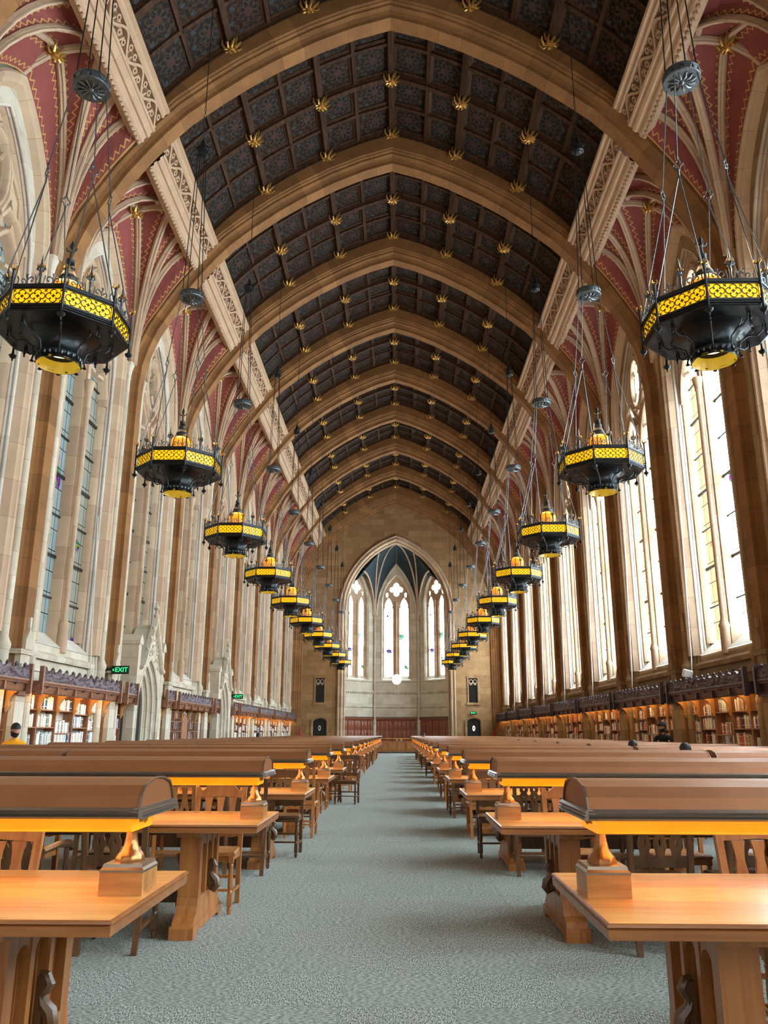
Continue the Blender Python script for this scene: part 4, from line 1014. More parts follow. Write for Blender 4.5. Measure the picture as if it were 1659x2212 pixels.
# ------------------------------------------------------------------ stone portals on the left wall
def portal(k, label):
    yc = RY(k)+PITCH/2; t = MB(); s = -1; F = 7.45
    T = lambda p: (RX-(F+p[2]), yc+p[0], p[1])
    ow = 1.24
    # jambs and nested arch orders going back into the wall
    for j, (hs, w0) in enumerate(((1.00, 0.0), (0.88, 0.12), (0.76, 0.24), (0.64, 0.36))):
        t.sweep2(pointed(hs, 2.0, 3.55-0.16*j, 10, z0=0), [(0.13, w0), (0.03, w0), (0.0, w0+0.03), (0.02, w0+0.07), (-0.02, w0+0.11), (0.0, w0+0.14), (0.13, w0+0.14)], T)
    # front plane above the arch: gabled panel
    path = pointed(1.10, 2.0, 3.62, 10)
    gab = [(-ow, 2.0), (-ow, 3.35), (-0.95, 3.30), (-0.5, 3.95), (0, 4.62), (0.5, 3.95), (0.95, 3.30), (ow, 3.35), (ow, 2.0)]
    def gtop(x): 
        ax = abs(x); return 3.30+(4.62-3.30)*(1-ax/0.98) if ax < 0.98 else 3.30
    for (a, z0), (c, z1) in zip(path, path[1:]):
        t.quad(T((a, z0, 0.01)), T((c, z1, 0.01)), T((c, gtop(c), 0.01)), T((a, gtop(a), 0.01)))
    # side piers with buttress caps
    for q in (-1, 1):
        t.rings([[T((q*(1.10), z, w)) for z, w in ((0, 0.0), (0, 0.55), (3.9, 0.55), (3.9, 0.0))], [T((q*(1.34), z, w)) for z, w in ((0, 0.0), (0, 0.55), (3.9, 0.55), (3.9, 0.0))]], True)
        t.prism([(q*1.06, 3.9), (q*1.38, 3.9), (q*1.38, 4.0), (q*1.22, 4.2), (q*1.06, 4.0)], -0.04, 0.5, lambda p: T(p))
        t.prism([(q*1.08, 0), (q*1.38, 0), (q*1.38, 0.5), (q*1.34, 0.62), (q*1.08, 0.62)], -0.05, 0.5, lambda p: T(p))
    # ogee gable moulding, crockets and finial
    og = [(-1.12, 3.22), (-0.95, 3.28), (-0.8, 3.50), (-0.55, 3.92), (-0.3, 4.28), (-0.12, 4.52), (0, 4.78), (0.12, 4.52), (0.3, 4.28), (0.55, 3.92), (0.8, 3.50), (0.95, 3.28), (1.12, 3.22)]
    t.sweep2(og, [(-0.05, 0.05), (-0.05, -0.06), (0.0, -0.12), (0.06, -0.12), (0.07, 0.05)], T)
    for q in (-1, 1):
        for (u, z) in ((0.68, 3.78), (0.43, 4.16), (0.22, 4.48)):
            c = T((q*u, z, -0.06)); t.lathe([(0.001, -0.06), (0.05, -0.03), (0.06, 0.02), (0.035, 0.07), (0.001, 0.09)], 6, c)
    c = T((0, 4.7, -0.04)); t.lathe([(0.05, 0), (0.035, 0.1), (0.09, 0.22), (0.05, 0.28), (0.03, 0.36), (0.10, 0.44), (0.04, 0.52), (0.02, 0.6), (0.001, 0.62)], 8, c)
    # leaf carving in the spandrel
    rnd = random.Random(k)
    for i in range(60):
        u = rnd.uniform(-0.8, 0.8); z = rnd.uniform(3.3, 4.4)
        if z < gtop(u)-0.1 and z > 3.62-abs(u)*0.75+0.04:
            c = T((u, z, 0.0)); t.lathe([(0.001, -0.045), (0.035, -0.02), (0.04, 0.02), (0.001, 0.045)], 5, c)
    # sloped stone roof back to the wall
    for q in (-1, 1): t.quad(T((0, 4.62, 0)), T((q*1.2, 3.32, 0)), T((q*1.2, 3.32, 0.55)), T((0, 4.62, 0.55)))
    o = t.build(sname('trim'), 'stone_w'); struct(o)
    d = MB(); d.prism(pointed(0.66, 2.0, 3.05, 8, z0=0), 0.44, 0.5, T); o2 = d.build(sname('door'), 'black'); struct(o2)
    return o
portal(1, ''); portal(3, '')
# dark passage beside the near portal
for k in (1, 3):
    yc = RY(k)+PITCH/2
    b = MB(); b.box(RX-7.80, yc-1.52, 0, RX-7.74, yc-1.35, 2.2); o = b.build(sname('door'), 'black'); struct(o)
# white window cords
for s, ks in ((1, range(0, 7)), (-1, (0,))):
    for k in ks:
        yc = RY(k)+PITCH/2; b = MB()
        pts = [(RX+s*7.9, yc+1.60, 9.6), (RX+s*7.80, yc+1.62, 6.5), (RX+s*7.74, yc+1.66, 3.4), (RX+s*7.72, yc+1.75, 2.5)] if s > 0 else [(RX-7.9, yc+1.2, 7.0), (RX-7.8, yc+1.3, 4.0), (RX-7.74, yc+1.35, 2.7)]
        b.tube(pts, 0.016, 5); o = b.build('window_cord', 'cord')
        tag(o, 'thin white cord hanging down the far jamb of the %s %s window' % (ORD[k], 'right' if s > 0 else 'left'), 'cord', 'window cords')
# ------------------------------------------------------------------ exit signs, small fittings
def text_mesh(body, size, depth, m):
    cu = bpy.data.curves.new('txt', 'FONT'); cu.body = body; cu.size = size; cu.extrude = depth; cu.align_x = 'CENTER'; cu.align_y = 'CENTER'
    o = bpy.data.objects.new('txt', cu); COL.objects.link(o); dg = bpy.context.evaluated_depsgraph_get(); me = bpy.data.meshes.new_from_object(o.evaluated_get(dg)); bpy.data.objects.remove(o, do_unlink=True)
    me.materials.clear(); me.materials.append(M[m]); return me
tm = text_mesh('EXIT', 0.17, 0.004, 'green')
def exit_sign(loc, label, arrow=True, arm=-1):
    t = empty('exit_sign', loc); tag(t, label, 'sign')
    b = MB(); b.box(-0.24, -0.02, -0.11, 0.24, 0.02, 0.11, ch=0.006); b.build('housing', 'black', t)
    if arm: b = MB(); b.tube([(arm*0.24, 0, 0.02), (arm*0.4, 0, 0.02)], 0.03, 6); b.box(arm*0.4-0.03, -0.06, -0.04, arm*0.4+0.03, 0.06, 0.08); b.build('wall_arm', 'black', t)
    l = inst('lettering', tm, t, (0.035 if arrow else 0, -0.026, -0.0), rz=0); l.rotation_euler = (PI/2, 0, 0)
    if arrow: b = MB(); b.prism([(-0.21, 0), (-0.17, 0.035), (-0.17, -0.035)], -0.028, -0.021, lambda p: (p[0], p[2], p[1])); b.build('arrow', 'green', t)
exit_sign((RX-7.36, RY(1)-0.3, 3.02), 'green lit EXIT sign with arrow on the pier before the first portal')
exit_sign((RX-7.36, RY(4)-0.3, 3.02), 'green lit EXIT sign with arrow on the pier after the second portal')
exit_sign((RX+5.6, YE-0.15, 2.80), 'small green EXIT sign above the right door in the end wall', False, 0)
b = MB(); b.box(-0.12, -0.05, -0.1, 0.12, 0.05, 0.1, ch=0.02); b.tube([(0.02, 0, -0.1), (0.1, 0, -0.2), (0.3, 0.1, -0.22)], 0.02, 6); b.tube([(0.0, 0, -0.1), (0.0, 0, -0.24)], 0.03, 6)
o = b.build('floodlight', 'white'); o.location = (RX+7.42, RY(0)+3.9, 2.84); o.rotation_euler = (0.2, 0.2, 0.3); tag(o, 'small white floodlight standing on the dark cresting of the nearest right bookcase', 'lamp')
for s in (-1, 1):
    t = empty('fire_extinguisher', (RX+s*7.0, YE-0.35, 1.15)); tag(t, 'red fire extinguisher at the %s corner of the end wall' % ('left' if s < 0 else 'right'), 'fire extinguisher')
    b = MB(); b.lathe([(0.07, 0), (0.075, 0.03), (0.075, 0.36), (0.03, 0.44)], 12); b.build('tank', 'red', t)
    b = MB(); b.lathe([(0.02, 0.44), (0.02, 0.48)], 8); b.tube([(0, 0, 0.48), (0.08, 0, 0.5)], 0.01, 5); b.tube([(0.02, 0, 0.46), (0.09, 0, 0.4), (0.09, 0, 0.2)], 0.01, 5); b.build('valve', 'black', t)
t = empty('globe_lamp', (RX+0.02, 59.0, 0)); tag(t, 'white hanging globe lamp in front of the middle apse window', 'lamp')
b = MB(); b.lathe([(0.05, 4.74), (0.18, 4.78), (0.28, 4.88), (0.335, 5.0), (0.35, 5.1), (0.335, 5.2), (0.28, 5.33), (0.18, 5.42), (0.05, 5.46)], 20, (0, 0, 0)); b.build('globe', 'globe', t)
b = MB(); b.lathe([(0.001, 4.5), (0.03, 4.55), (0.02, 4.64), (0.06, 4.745)], 8); b.lathe([(0.06, 5.49), (0.03, 5.56), (0.012, 5.6)], 8); b.tube([(0, 0, 5.6), (0, 0, 20.1)], 0.008, 4); b.build('hanger', 'gold', t)
# reference desk before the apse
t = empty('reference_desk', (RX, 59.3, 0)); tag(t, 'long oak reference desk across the end of the centre aisle', 'desk')
b = MB(); b.box(-1.32, 0, 0.10, 1.32, 0.75, 0.84)
for i in range(4):
    x0 = -1.26+i*0.63
    b.rings([[(x0+0.05, -0.001, 0.2), (x0+0.58, -0.001, 0.2), (x0+0.58, -0.001, 0.76), (x0+0.05, -0.001, 0.76)], [(x0+0.1, -0.02, 0.25), (x0+0.53, -0.02, 0.25), (x0+0.53, -0.02, 0.71), (x0+0.1, -0.02, 0.71)]], True)
    b.box(x0-0.03, -0.03, 0.1, x0+0.03, 0, 0.84)
b.box(1.23, -0.03, 0.1, 1.32, 0, 0.84); b.build('front_panel', 'oak', t)
b = MB(); b.box(-1.36, -0.02, 0, 1.36, 0.78, 0.10); b.build('plinth', 'marble', t)
b = MB(); b.box(-1.4, -0.08, 0.98, 1.4, 0.4, 1.02, ch=0.008); 
for x in (-1.2, 0.35, 1.2): b.box(x-0.06, 0.0, 0.84, x+0.06, 0.3, 0.98)
b.build('counter_top', 'table', t)
o = MB(); o.box(-0.06, 0, 0, 0.06, 0.02, 0.12); o.box(-0.08, 0, 0, 0.08, 0.06, 0.01); o = o.build('notice_card', 'paper'); o.location = (RX+0.05, 59.35, 0.845); tag(o, 'white card standing in the slot of the reference desk', 'card')
# ------------------------------------------------------------------ chandeliers
def octv(r, a0=22.5): return [(r*math.cos(math.radians(a0+45*i)), r*math.sin(math.radians(a0+45*i))) for i in range(8)]
def make_chandelier():
    t = empty('chandelier'); R = 0.78
    # heights relative to the lower rim (z=0); plate at 0.30, upper edge 0.66
    def ring8(B, prof, mi=0):
        B.rings([[(x, y, z) for x, y in octv(r)] for r, z in prof], False, mi)
    b = MB(); ring8(b, [(0.36, 0.375), (R-0.03, 0.352), (R-0.01, 0.357), (R-0.01, 0.371), (R+0.015, 0.376), (R+0.015, 0.387), (R-0.015, 0.391), (R-0.015, 0.397), (R+0.01, 0.402), (R+0.01, 0.427), (R-0.01, 0.43)])
    ring8(b, [(R-0.01, 0.62), (R+0.02, 0.63), (R+0.02, 0.655), (R, 0.665), (R, 0.685), (R-0.06, 0.685), (R-0.06, 0.62), (R-0.01, 0.62)])
    b.build('octagonal_frame', 'iron', t)
    b = MB(); ring8(b, [(0.2, 0.60), (R-0.05, 0.60)]); b.build('top_plate', 'iron', t)
    b = MB(); b.lathe([(0.27, -0.01), (0.275, 0.0), (0.262, 0.02), (0.27, 0.03), (0.262, 0.04), (0.262, 0.10), (0.27, 0.11), (0.262, 0.125), (0.262, 0.18), (0.268, 0.235), (0.29, 0.285), (0.335, 0.33), (0.41, 0.36), (0.50, 0.372)], 8, a0=PI/8, caps=False, sm=True)
    b.build('flared_bell', 'iron', t)
    b = MB(); rnd = random.Random(2)
    for i in range(24):
        a = 2*PI*i/24; c = (0.262*math.cos(a), 0.262*math.sin(a), 0.07); b.lathe([(0.001, -0.03), (0.012, -0.015), (0.015, 0.01), (0.001, 0.03)], 5, c)
    b.build('rim_ornament', 'iron_l', t)
    b = MB(); b.lathe([(0.256, -0.008), (0.235, 0.05), (0.215, 0.11), (0.205, 0.13)], 20, caps=False); b.build('reflector', 'yellow_in', t)
    b = MB(); b.lathe([(0.205, 0.13), (0.13, 0.15)], 20, caps=False); b.build('inner_ring', 'iron', t)
    b = MB(); b.lathe([(0.13, 0.15), (0.1, 0.17), (0.001, 0.175)], 16, caps=False); b.build('light_bulb', 'cream', t)
    V = octv(R-0.012)
    # lattice panel of quatrefoils over amber glass
    lp, gp = MB(), MB(); x0 = (R-0.015)*math.cos(PI/8); hw = (R-0.015)*math.sin(PI/8)-0.02
    Tl = lambda p: (x0+0.008+p[2], p[0], 0.523+p[1])
    cells = 3; cw = 2*hw/cells; bar = [(-0.0042, 0), (0.0042, 0), (0.0042, 0.008), (-0.0042, 0.008)]
    for i in range(cells):
        cy = -hw+(i+0.5)*cw
        for q in range(4):
            a = q*PI/2; lp.sweep2(arc(cy+0.043*math.cos(a)*1.1, 0.043*math.sin(a), 0.040, a-2.2, a+2.2, 8), bar, Tl, caps=False)
        lp.sweep2([(cy-0.02, 0), (cy+0.02, 0)], [(-0.006, 0), (0.006, 0), (0.006, 0.008), (-0.006, 0.008)], Tl); lp.sweep2([(cy, -0.02), (cy, 0.02)], [(-0.006, 0), (0.006, 0), (0.006, 0.008), (-0.006, 0.008)], Tl)
    for i in range(cells+1):
        cy = -hw+i*cw
        for q in (-1, 1):
            for d in (-1, 1): lp.sweep2([(cy-0.015, q*0.070-0.015*d), (cy+0.015, q*0.070+0.015*d)], bar, Tl)
    for q in (-1, 1): lp.sweep2([(-hw-0.02, q*0.098), (hw+0.02, q*0.098)], [(-0.006, -0.004), (0.006, -0.004), (0.006, 0.012), (-0.006, 0.012)], Tl)
    gp.box(x0-0.004, -hw-0.01, 0.42, x0+0.004, hw+0.01, 0.628)
    gm = gp.build('amber_panel', 'amber', t); lm = lp.build('lattice', 'iron', gm)
    for i in range(1, 8):
        g = inst('amber_panel', gm.data, t, rz=i*PI/4); inst('lattice', lm.data, g)
    # corner posts with finials above and drops below
    b = MB(); b.lathe([(0.001, 0.20), (0.012, 0.22), (0.012, 0.24), (0.035, 0.255), (0.05, 0.285), (0.03, 0.29), (0.018, 0.31), (0.014, 0.34), (0.016, 0.45), (0.022, 0.46), (0.015, 0.50), (0.015, 0.84), (0.022, 0.85), (0.018, 0.87)], 7, (R+0.02, 0, 0))
    pm = b.build('corner_post', 'iron', t); pm.rotation_euler = (0, 0, PI/8)
    b = MB()
    for q in range(3): b.tube([(R+0.02+0.01*math.cos(q*2.1), 0.01*math.sin(q*2.1), 0.86), (R+0.02+0.04*math.cos(q*2.1), 0.04*math.sin(q*2.1), 0.875), (R+0.02+0.03*math.cos(q*2.1), 0.03*math.sin(q*2.1), 0.905)], [0.012, 0.016, 0.01], 5)
    fm = b.build('gilt_finial', 'gold', pm)
    for i in range(1, 8):
        p = inst('corner_post', pm.data, t, rz=PI/8+i*PI/4); inst('gilt_finial', fm.data, p)
    # cresting of scrolls between the posts with a tall spike in the middle
    b = MB(); y0 = hw; Ts = lambda u, v: (x0+0.0, u, 0.685+v)
    def scroll(u, v, r, sg, a0=0): return [Ts(u+sg*(r*(1-0.14*i/2.2))*math.cos(a0+i*0.55)*(1-i*0.06), v+(r*(1-i*0.06))*math.sin(a0+i*0.55)) for i in range(11)]
    for q in (-1, 1):
        b.tube(scroll(q*0.10, 0.055, 0.045, q), 0.008, 5); b.tube(scroll(q*0.20, 0.04, 0.034, -q), 0.008, 5)
        b.tube([Ts(q*0.04, 0), Ts(q*0.05, 0.05), Ts(q*0.06, 0.11)], 0.007, 5); b.tube([Ts(q*0.15, 0), Ts(q*0.15, 0.07), Ts(q*0.16, 0.12), Ts(q*0.14, 0.13)], [0.008, 0.008, 0.014, 0.006], 5)
        b.tube([Ts(q*0.26, 0), Ts(q*0.25, 0.06), Ts(q*0.27, 0.10)], 0.008, 5)
    b.tube([Ts(-0.28, 0.0), Ts(0.28, 0.0)], 0.008, 5)
    cmn = b.build('scroll_cresting', 'iron_l', t)
    b = MB(); b.lathe([(0.02, 0.0), (0.012, 0.06), (0.02, 0.12), (0.012, 0.16), (0.03, 0.2), (0.016, 0.23), (0.014, 0.30), (0.001, 0.40)], 6, Ts(0, 0)); 
    for q in range(4): b.tube([(x0+0.01*math.cos(q*PI/2), 0.01*math.sin(q*PI/2), 0.85), (x0+0.05*math.cos(q*PI/2), 0.05*math.sin(q*PI/2), 0.88), (x0+0.035*math.cos(q*PI/2), 0.035*math.sin(q*PI/2), 0.93)], [0.008, 0.012, 0.005], 5)
    sm_ = b.build('spike', 'iron_l', t)
    b = MB()
    for q in range(4): a = q*PI/2+PI/4; b.tube([(x0, 0, 0.90), (x0+0.045*math.cos(a), 0.045*math.sin(a), 0.91), (x0+0.04*math.cos(a), 0.04*math.sin(a), 0.935)], [0.008, 0.014, 0.008], 5)
    sg_ = b.build('gilt_flower', 'gold', sm_)
    for i in range(1, 8):
        inst('scroll_cresting', cmn.data, t, rz=i*PI/4); p = inst('spike', sm_.data, t, rz=i*PI/4); inst('gilt_flower', sg_.data, p)
    # curved struts from bell to plate and small drops under the plate
    b = MB(); b.tube([(0.30, 0, 0.03), (0.285, 0, 0.10), (0.31, 0, 0.19), (0.40, 0, 0.25), (0.50, 0, 0.24), (0.56, 0, 0.29), (0.57, 0, 0.365)], 0.011, 6); b.lathe([(0.001, -0.035), (0.03, -0.02), (0.012, 0), (0.008, 0.03)], 6, (0.30, 0, 0.02))
    b.tube([(0.40, 0, 0.25), (0.46, 0, 0.29), (0.47, 0, 0.33), (0.44, 0, 0.355)], 0.008, 5)
    b.lathe([(0.001, 0.22), (0.014, 0.23), (0.008, 0.25), (0.02, 0.27), (0.008, 0.30), (0.012, 0.37)], 6, (0.60, 0, 0))
    st = b.build('scroll_strut', 'iron', t); st.rotation_euler = (0, 0, PI/8)
    for i in range(1, 8): inst('scroll_strut', st.data, t, rz=PI/8+i*PI/4)
    # amber dome with iron ribs and spire
    b = MB(); b.lathe([(0.215, 0.62), (0.225, 0.80), (0.225, 0.93), (0.21, 1.02), (0.17, 1.09), (0.11, 1.125), (0.09, 1.13)], 16, caps=False); dm = b.build('amber_dome', 'dome', t)
    b = MB()
    for i in range(8):
        a = PI/8+i*PI/4; b.tube([(r*math.cos(a), r*math.sin(a), z) for r, z in ((0.222, 0.62), (0.232, 0.80), (0.232, 0.93), (0.217, 1.02), (0.177, 1.095), (0.11, 1.13))], 0.009, 5)
        a2 = i*PI/4
        for (z, u) in ((0.76, 0), (0.80, 0.04), (0.80, -0.04), (0.84, 0), (0.92, 0.0)): b.lathe([(0.001, -0.014), (0.013, 0), (0.001, 0.014)], 5, (0.232*math.cos(a2+u*4), 0.232*math.sin(a2+u*4), z))
    b.build('dome_tracery', 'iron', dm)
    b = MB(); b.lathe([(0.13, 1.12), (0.135, 1.15), (0.11, 1.165), (0.115, 1.19), (0.085, 1.24), (0.065, 1.32), (0.07, 1.335), (0.055, 1.36), (0.05, 1.44), (0.055, 1.45), (0.02, 1.47), (0.018, 1.56), (0.03, 1.58), (0.015, 1.62), (0.028, 1.66), (0.012, 1.70), (0.001, 1.74)], 10)
    for q in range(4): a = q*PI/2; b.tube([(0.015*math.cos(a), 0.015*math.sin(a), 1.57), (0.06*math.cos(a), 0.06*math.sin(a), 1.59), (0.07*math.cos(a), 0.07*math.sin(a), 1.62)], 0.01, 5)
    b.build('spire', 'iron', t)
    # rods: lower pairs, quatrefoil links, upper rods, carved disc, cap, chain
    ZL, ZD, ZC, ZT = 2.50, 4.14, 7.5, 12.35
    rd = MB(); lk = MB()
    A = math.radians(45)
    disc = (0.215*math.cos(A), 0.215*math.sin(A)); lp_ = (0.42*math.cos(A), 0.42*math.sin(A))
    for va in (22.5, 67.5):
        a = math.radians(va); rd.tube([(R*math.cos(a), R*math.sin(a), 0.70), (lp_[0], lp_[1], ZL-0.1)], 0.0085, 5)
    rd.tube([(lp_[0], lp_[1], ZL+0.1), (disc[0], disc[1], ZD-0.05)], 0.0085, 5)
    rm = rd.build('suspension_rod', 'iron_l', t)
    for q in range(4):
        a = q*PI/2; lk.tube([(lp_[0]+(0.035*math.cos(a)+0.028*math.cos(a+w))*math.cos(A+PI/2), lp_[1]+(0.035*math.cos(a)+0.028*math.cos(a+w))*math.sin(A+PI/2), ZL+0.04+0.042*math.sin(a)+0.028*math.sin(a+w)) for w in (-1.9, -1, 0, 1, 1.9)], 0.009, 5)
    lk.tube([(lp_[0], lp_[1], ZL-0.12), (lp_[0], lp_[1], ZL-0.03)], [0.012, 0.016], 5); lk.tube([(lp_[0], lp_[1], ZL+0.11), (lp_[0], lp_[1], ZL+0.18)], [0.014, 0.01], 5)
    lkm = lk.build('quatrefoil_link', 'iron_l', rm)
    for i in range(1, 4): r_ = inst('suspension_rod', rm.data, t, rz=i*PI/2); inst('quatrefoil_link', lkm.data, r_)
    b = MB(); b.lathe([(0.20, ZD-0.06), (0.24, ZD-0.06), (0.245, ZD-0.04), (0.232, ZD-0.035), (0.232, ZD+0.04), (0.245, ZD+0.045), (0.24, ZD+0.065), (0.20, ZD+0.065), (0.05, ZD+0.06)], 24)
    b.lathe([(0.001, ZD-0.10), (0.03, ZD-0.085), (0.04, ZD-0.06)], 8)
    for i in range(12):
        a = 2*PI*i/12; b.tube([(0.04*math.cos(a), 0.04*math.sin(a), ZD-0.065), (0.12*math.cos(a+.1), 0.12*math.sin(a+.1), ZD-0.08), (0.18*math.cos(a), 0.18*math.sin(a), ZD-0.065)], [0.008, 0.018, 0.008], 5)
        a += PI/12; b.tube([(0.236*math.cos(a-.12), 0.236*math.sin(a-.12), ZD-0.03), (0.24*math.cos(a), 0.24*math.sin(a), ZD+0.035), (0.236*math.cos(a+.12), 0.236*math.sin(a+.12), ZD-0.03)], 0.007, 4)
    b.build('carved_disc', 'iron_l', t)
    b = MB()
    for q in range(4): a = A+q*PI/2; b.tube([(0.215*math.cos(a), 0.215*math.sin(a), ZD+0.05), (0.095*math.cos(a), 0.095*math.sin(a), ZC)], 0.0095, 5)
    b.build('upper_rods', 'iron', t)
    b = MB(); b.lathe([(0.10, ZC-0.02), (0.125, ZC), (0.12, ZC+0.10), (0.13, ZC+0.13), (0.08, ZC+0.2), (0.05, ZC+0.24), (0.06, ZC+0.3), (0.02, ZC+0.4)], 10)
    for q in range(4): a = q*PI/2; b.tube([(0.12*math.cos(a), 0.12*math.sin(a), ZC+0.12), (0.14*math.cos(a), 0.14*math.sin(a), ZC+0.2), (0.04*math.cos(a), 0.04*math.sin(a), ZC+0.28)], 0.012, 5)
    b.build('chain_cap', 'iron', t)
    b = MB(); z = ZC+0.38; i = 0
    while z < ZC+1.3:
        ax = (1, 0) if i % 2 else (0, 1); pts = [(ax[0]*0.022*math.cos(w), ax[1]*0.022*math.cos(w), z+0.05+0.05*math.sin(w)) for w in [2*PI*j/8 for j in range(9)]]
        b.tube(pts, 0.006, 4); z += 0.085; i += 1
    b.tube([(0, 0, z), (0, 0, ZT)], 0.010, 5); b.build('chain', 'iron', t)
    return t
ch0 = make_chandelier(); CZ = 5.72
for i in range(10):
    for s in (-1, 1):
        o = ch0 if (i == 0 and s == -1) else copy_tree(ch0)
        x = RX+s*3.98+(-0.0 if s > 0 else 0); y = 8.915+PITCH*i; o.location = (x, y, CZ)
        if s > 0: o.rotation_euler = (0, 0, 0)
        tag(o, 'black octagonal chandelier with amber panels, %s of the %s row' % (['nearest', 'second nearest', 'third nearest', 'fourth nearest', 'fifth nearest', 'sixth nearest', 'seventh nearest', 'eighth nearest', 'last but one', 'farthest'][i], 'left' if s < 0 else 'right'), 'chandelier', 'chandeliers hanging in two rows')
        d = bpy.data.lights.new('chandelier_light', 'POINT'); d.energy = P_CHAND; d.color = (1.0, 0.66, 0.34); d.shadow_soft_size = 0.3
        l = bpy.data.objects.new('chandelier_light', d); COL.objects.link(l); l.location = (x, y, CZ+1.35)
# ------------------------------------------------------------------ tables
TY0, TP, TD, TL = 3.065, 3.004, 1.065, 2.76
def make_table():
    t = empty('reading_table'); L, D = TL, TD
    b = MB(); x, y = L/2, D/2
    def rr(e, z): return [(-x+e, -y+e, z), (x-e, -y+e, z), (x-e, y-e, z), (-x+e, y-e, z)]
    b.rings([rr(0.04, 0.70), rr(0.006, 0.706), rr(0.004, 0.738), rr(0.012, 0.742), rr(0.0, 0.748), rr(0.002, 0.756), rr(0.010, 0.760)], True, 1)
    b.mi[-1] = 0; b.build('table_top', ['table', 'edge'], t)
    b = MB(); b.box(-x+0.6, -0.16, 0.65, x-0.6, -0.13, 0.70); b.box(-x+0.6, 0.13, 0.65, x-0.6, 0.16, 0.70); b.box(-x+0.5, -0.03, 0.16, x-0.5, 0.03, 0.30, ch=0.006); b.build('stretcher', 'oak_dark', t)
    # end trestle: slab with three pointed recesses, moulded foot, carved scroll
    b = MB(); T = lambda p: (p[2], p[0], p[1])
    for c in (-0.18, 0.0, 0.18):
        for q in (-1, 1): b.box(-0.03, c+q*0.064-0.006, 0.2, 0.03, c+q*0.064+0.006, 0.56)
    out = [(-0.31, 0.14), (-0.31, 0.45), (-0.33, 0.62), (-0.38, 0.70), (0.38, 0.70), (0.33, 0.62), (0.31, 0.45), (0.31, 0.14)]
    # stiles
    for y0, y1 in ((-0.32, -0.245), (-0.115, -0.075), (0.075, 0.115), (0.245, 0.32)): b.box(-0.075, y0, 0.12, 0.075, y1, 0.66, ch=0.006)
    # heads of the recesses
    for c in (-0.18, 0.0, 0.18):
        hs = 0.075; pth = [(c-hs, 0.50)]+[(c-hs*math.cos(PI/2*i/5), 0.50+0.10*math.sin(PI/2*i/5)) for i in range(1, 6)]
        for q in (-1, 1):
            pts = [(c+q*hs, 0.50)]+[(c+q*hs*math.cos(PI/2*i/5), 0.50+0.10*math.sin(PI/2*i/5)) for i in range(1, 6)]+[(c, 0.67), (c+q*hs, 0.67)]
            b.prism(pts, -0.07, 0.07, T)
    b.prism([(-0.40, 0.66), (0.40, 0.66), (0.42, 0.70), (-0.42, 0.70)], -0.085, 0.085, T)
    # foot, stepped and bulging
    foot = [(-0.46, 0.0), (-0.46, 0.07), (-0.44, 0.10), (-0.40, 0.12), (-0.37, 0.155), (-0.34, 0.22), (-0.31, 0.24), (0.31, 0.24), (0.34, 0.22), (0.37, 0.155), (0.40, 0.12), (0.44, 0.10), (0.46, 0.07), (0.46, 0.0)]
    b.prism([(-0.46, 0.0), (-0.46, 0.07), (-0.445, 0.085), (0.445, 0.085), (0.46, 0.07), (0.46, 0.0), (0.36, 0.0), (0.33, 0.03), (-0.33, 0.03), (-0.36, 0.0)], -0.085, 0.085, T)
    b.prism([(-0.43, 0.085), (-0.41, 0.12), (-0.36, 0.15), (-0.335, 0.20), (-0.33, 0.25), (0.33, 0.25), (0.335, 0.20), (0.36, 0.15), (0.41, 0.12), (0.43, 0.085)], -0.075, 0.075, T)
    e1 = b.build('trestle_end', 'oak', t); e1.location = (-x+0.52, 0, 0)
    b = MB(); pts = [(-0.075, 0, 0.46), (-0.10, 0, 0.45), (-0.115, 0, 0.42), (-0.10, 0, 0.395), (-0.085, 0, 0.38), (-0.095, 0, 0.35), (-0.125, 0, 0.32), (-0.135, 0, 0.28), (-0.115, 0, 0.25), (-0.09, 0, 0.26), (-0.095, 0, 0.285)]
    b.tube(pts, [0.012, 0.02, 0.024, 0.022, 0.02, 0.026, 0.032, 0.032, 0.026, 0.018, 0.008], 8); b.box(-0.10, -0.02, 0.27, -0.07, 0.02, 0.45)
    sc = b.build('carved_scroll', 'oak_dark', e1)
    e2 = inst('trestle_end', e1.data, t, (x-0.52, 0, 0), rz=PI); inst('carved_scroll', sc.data, e2)
    return t
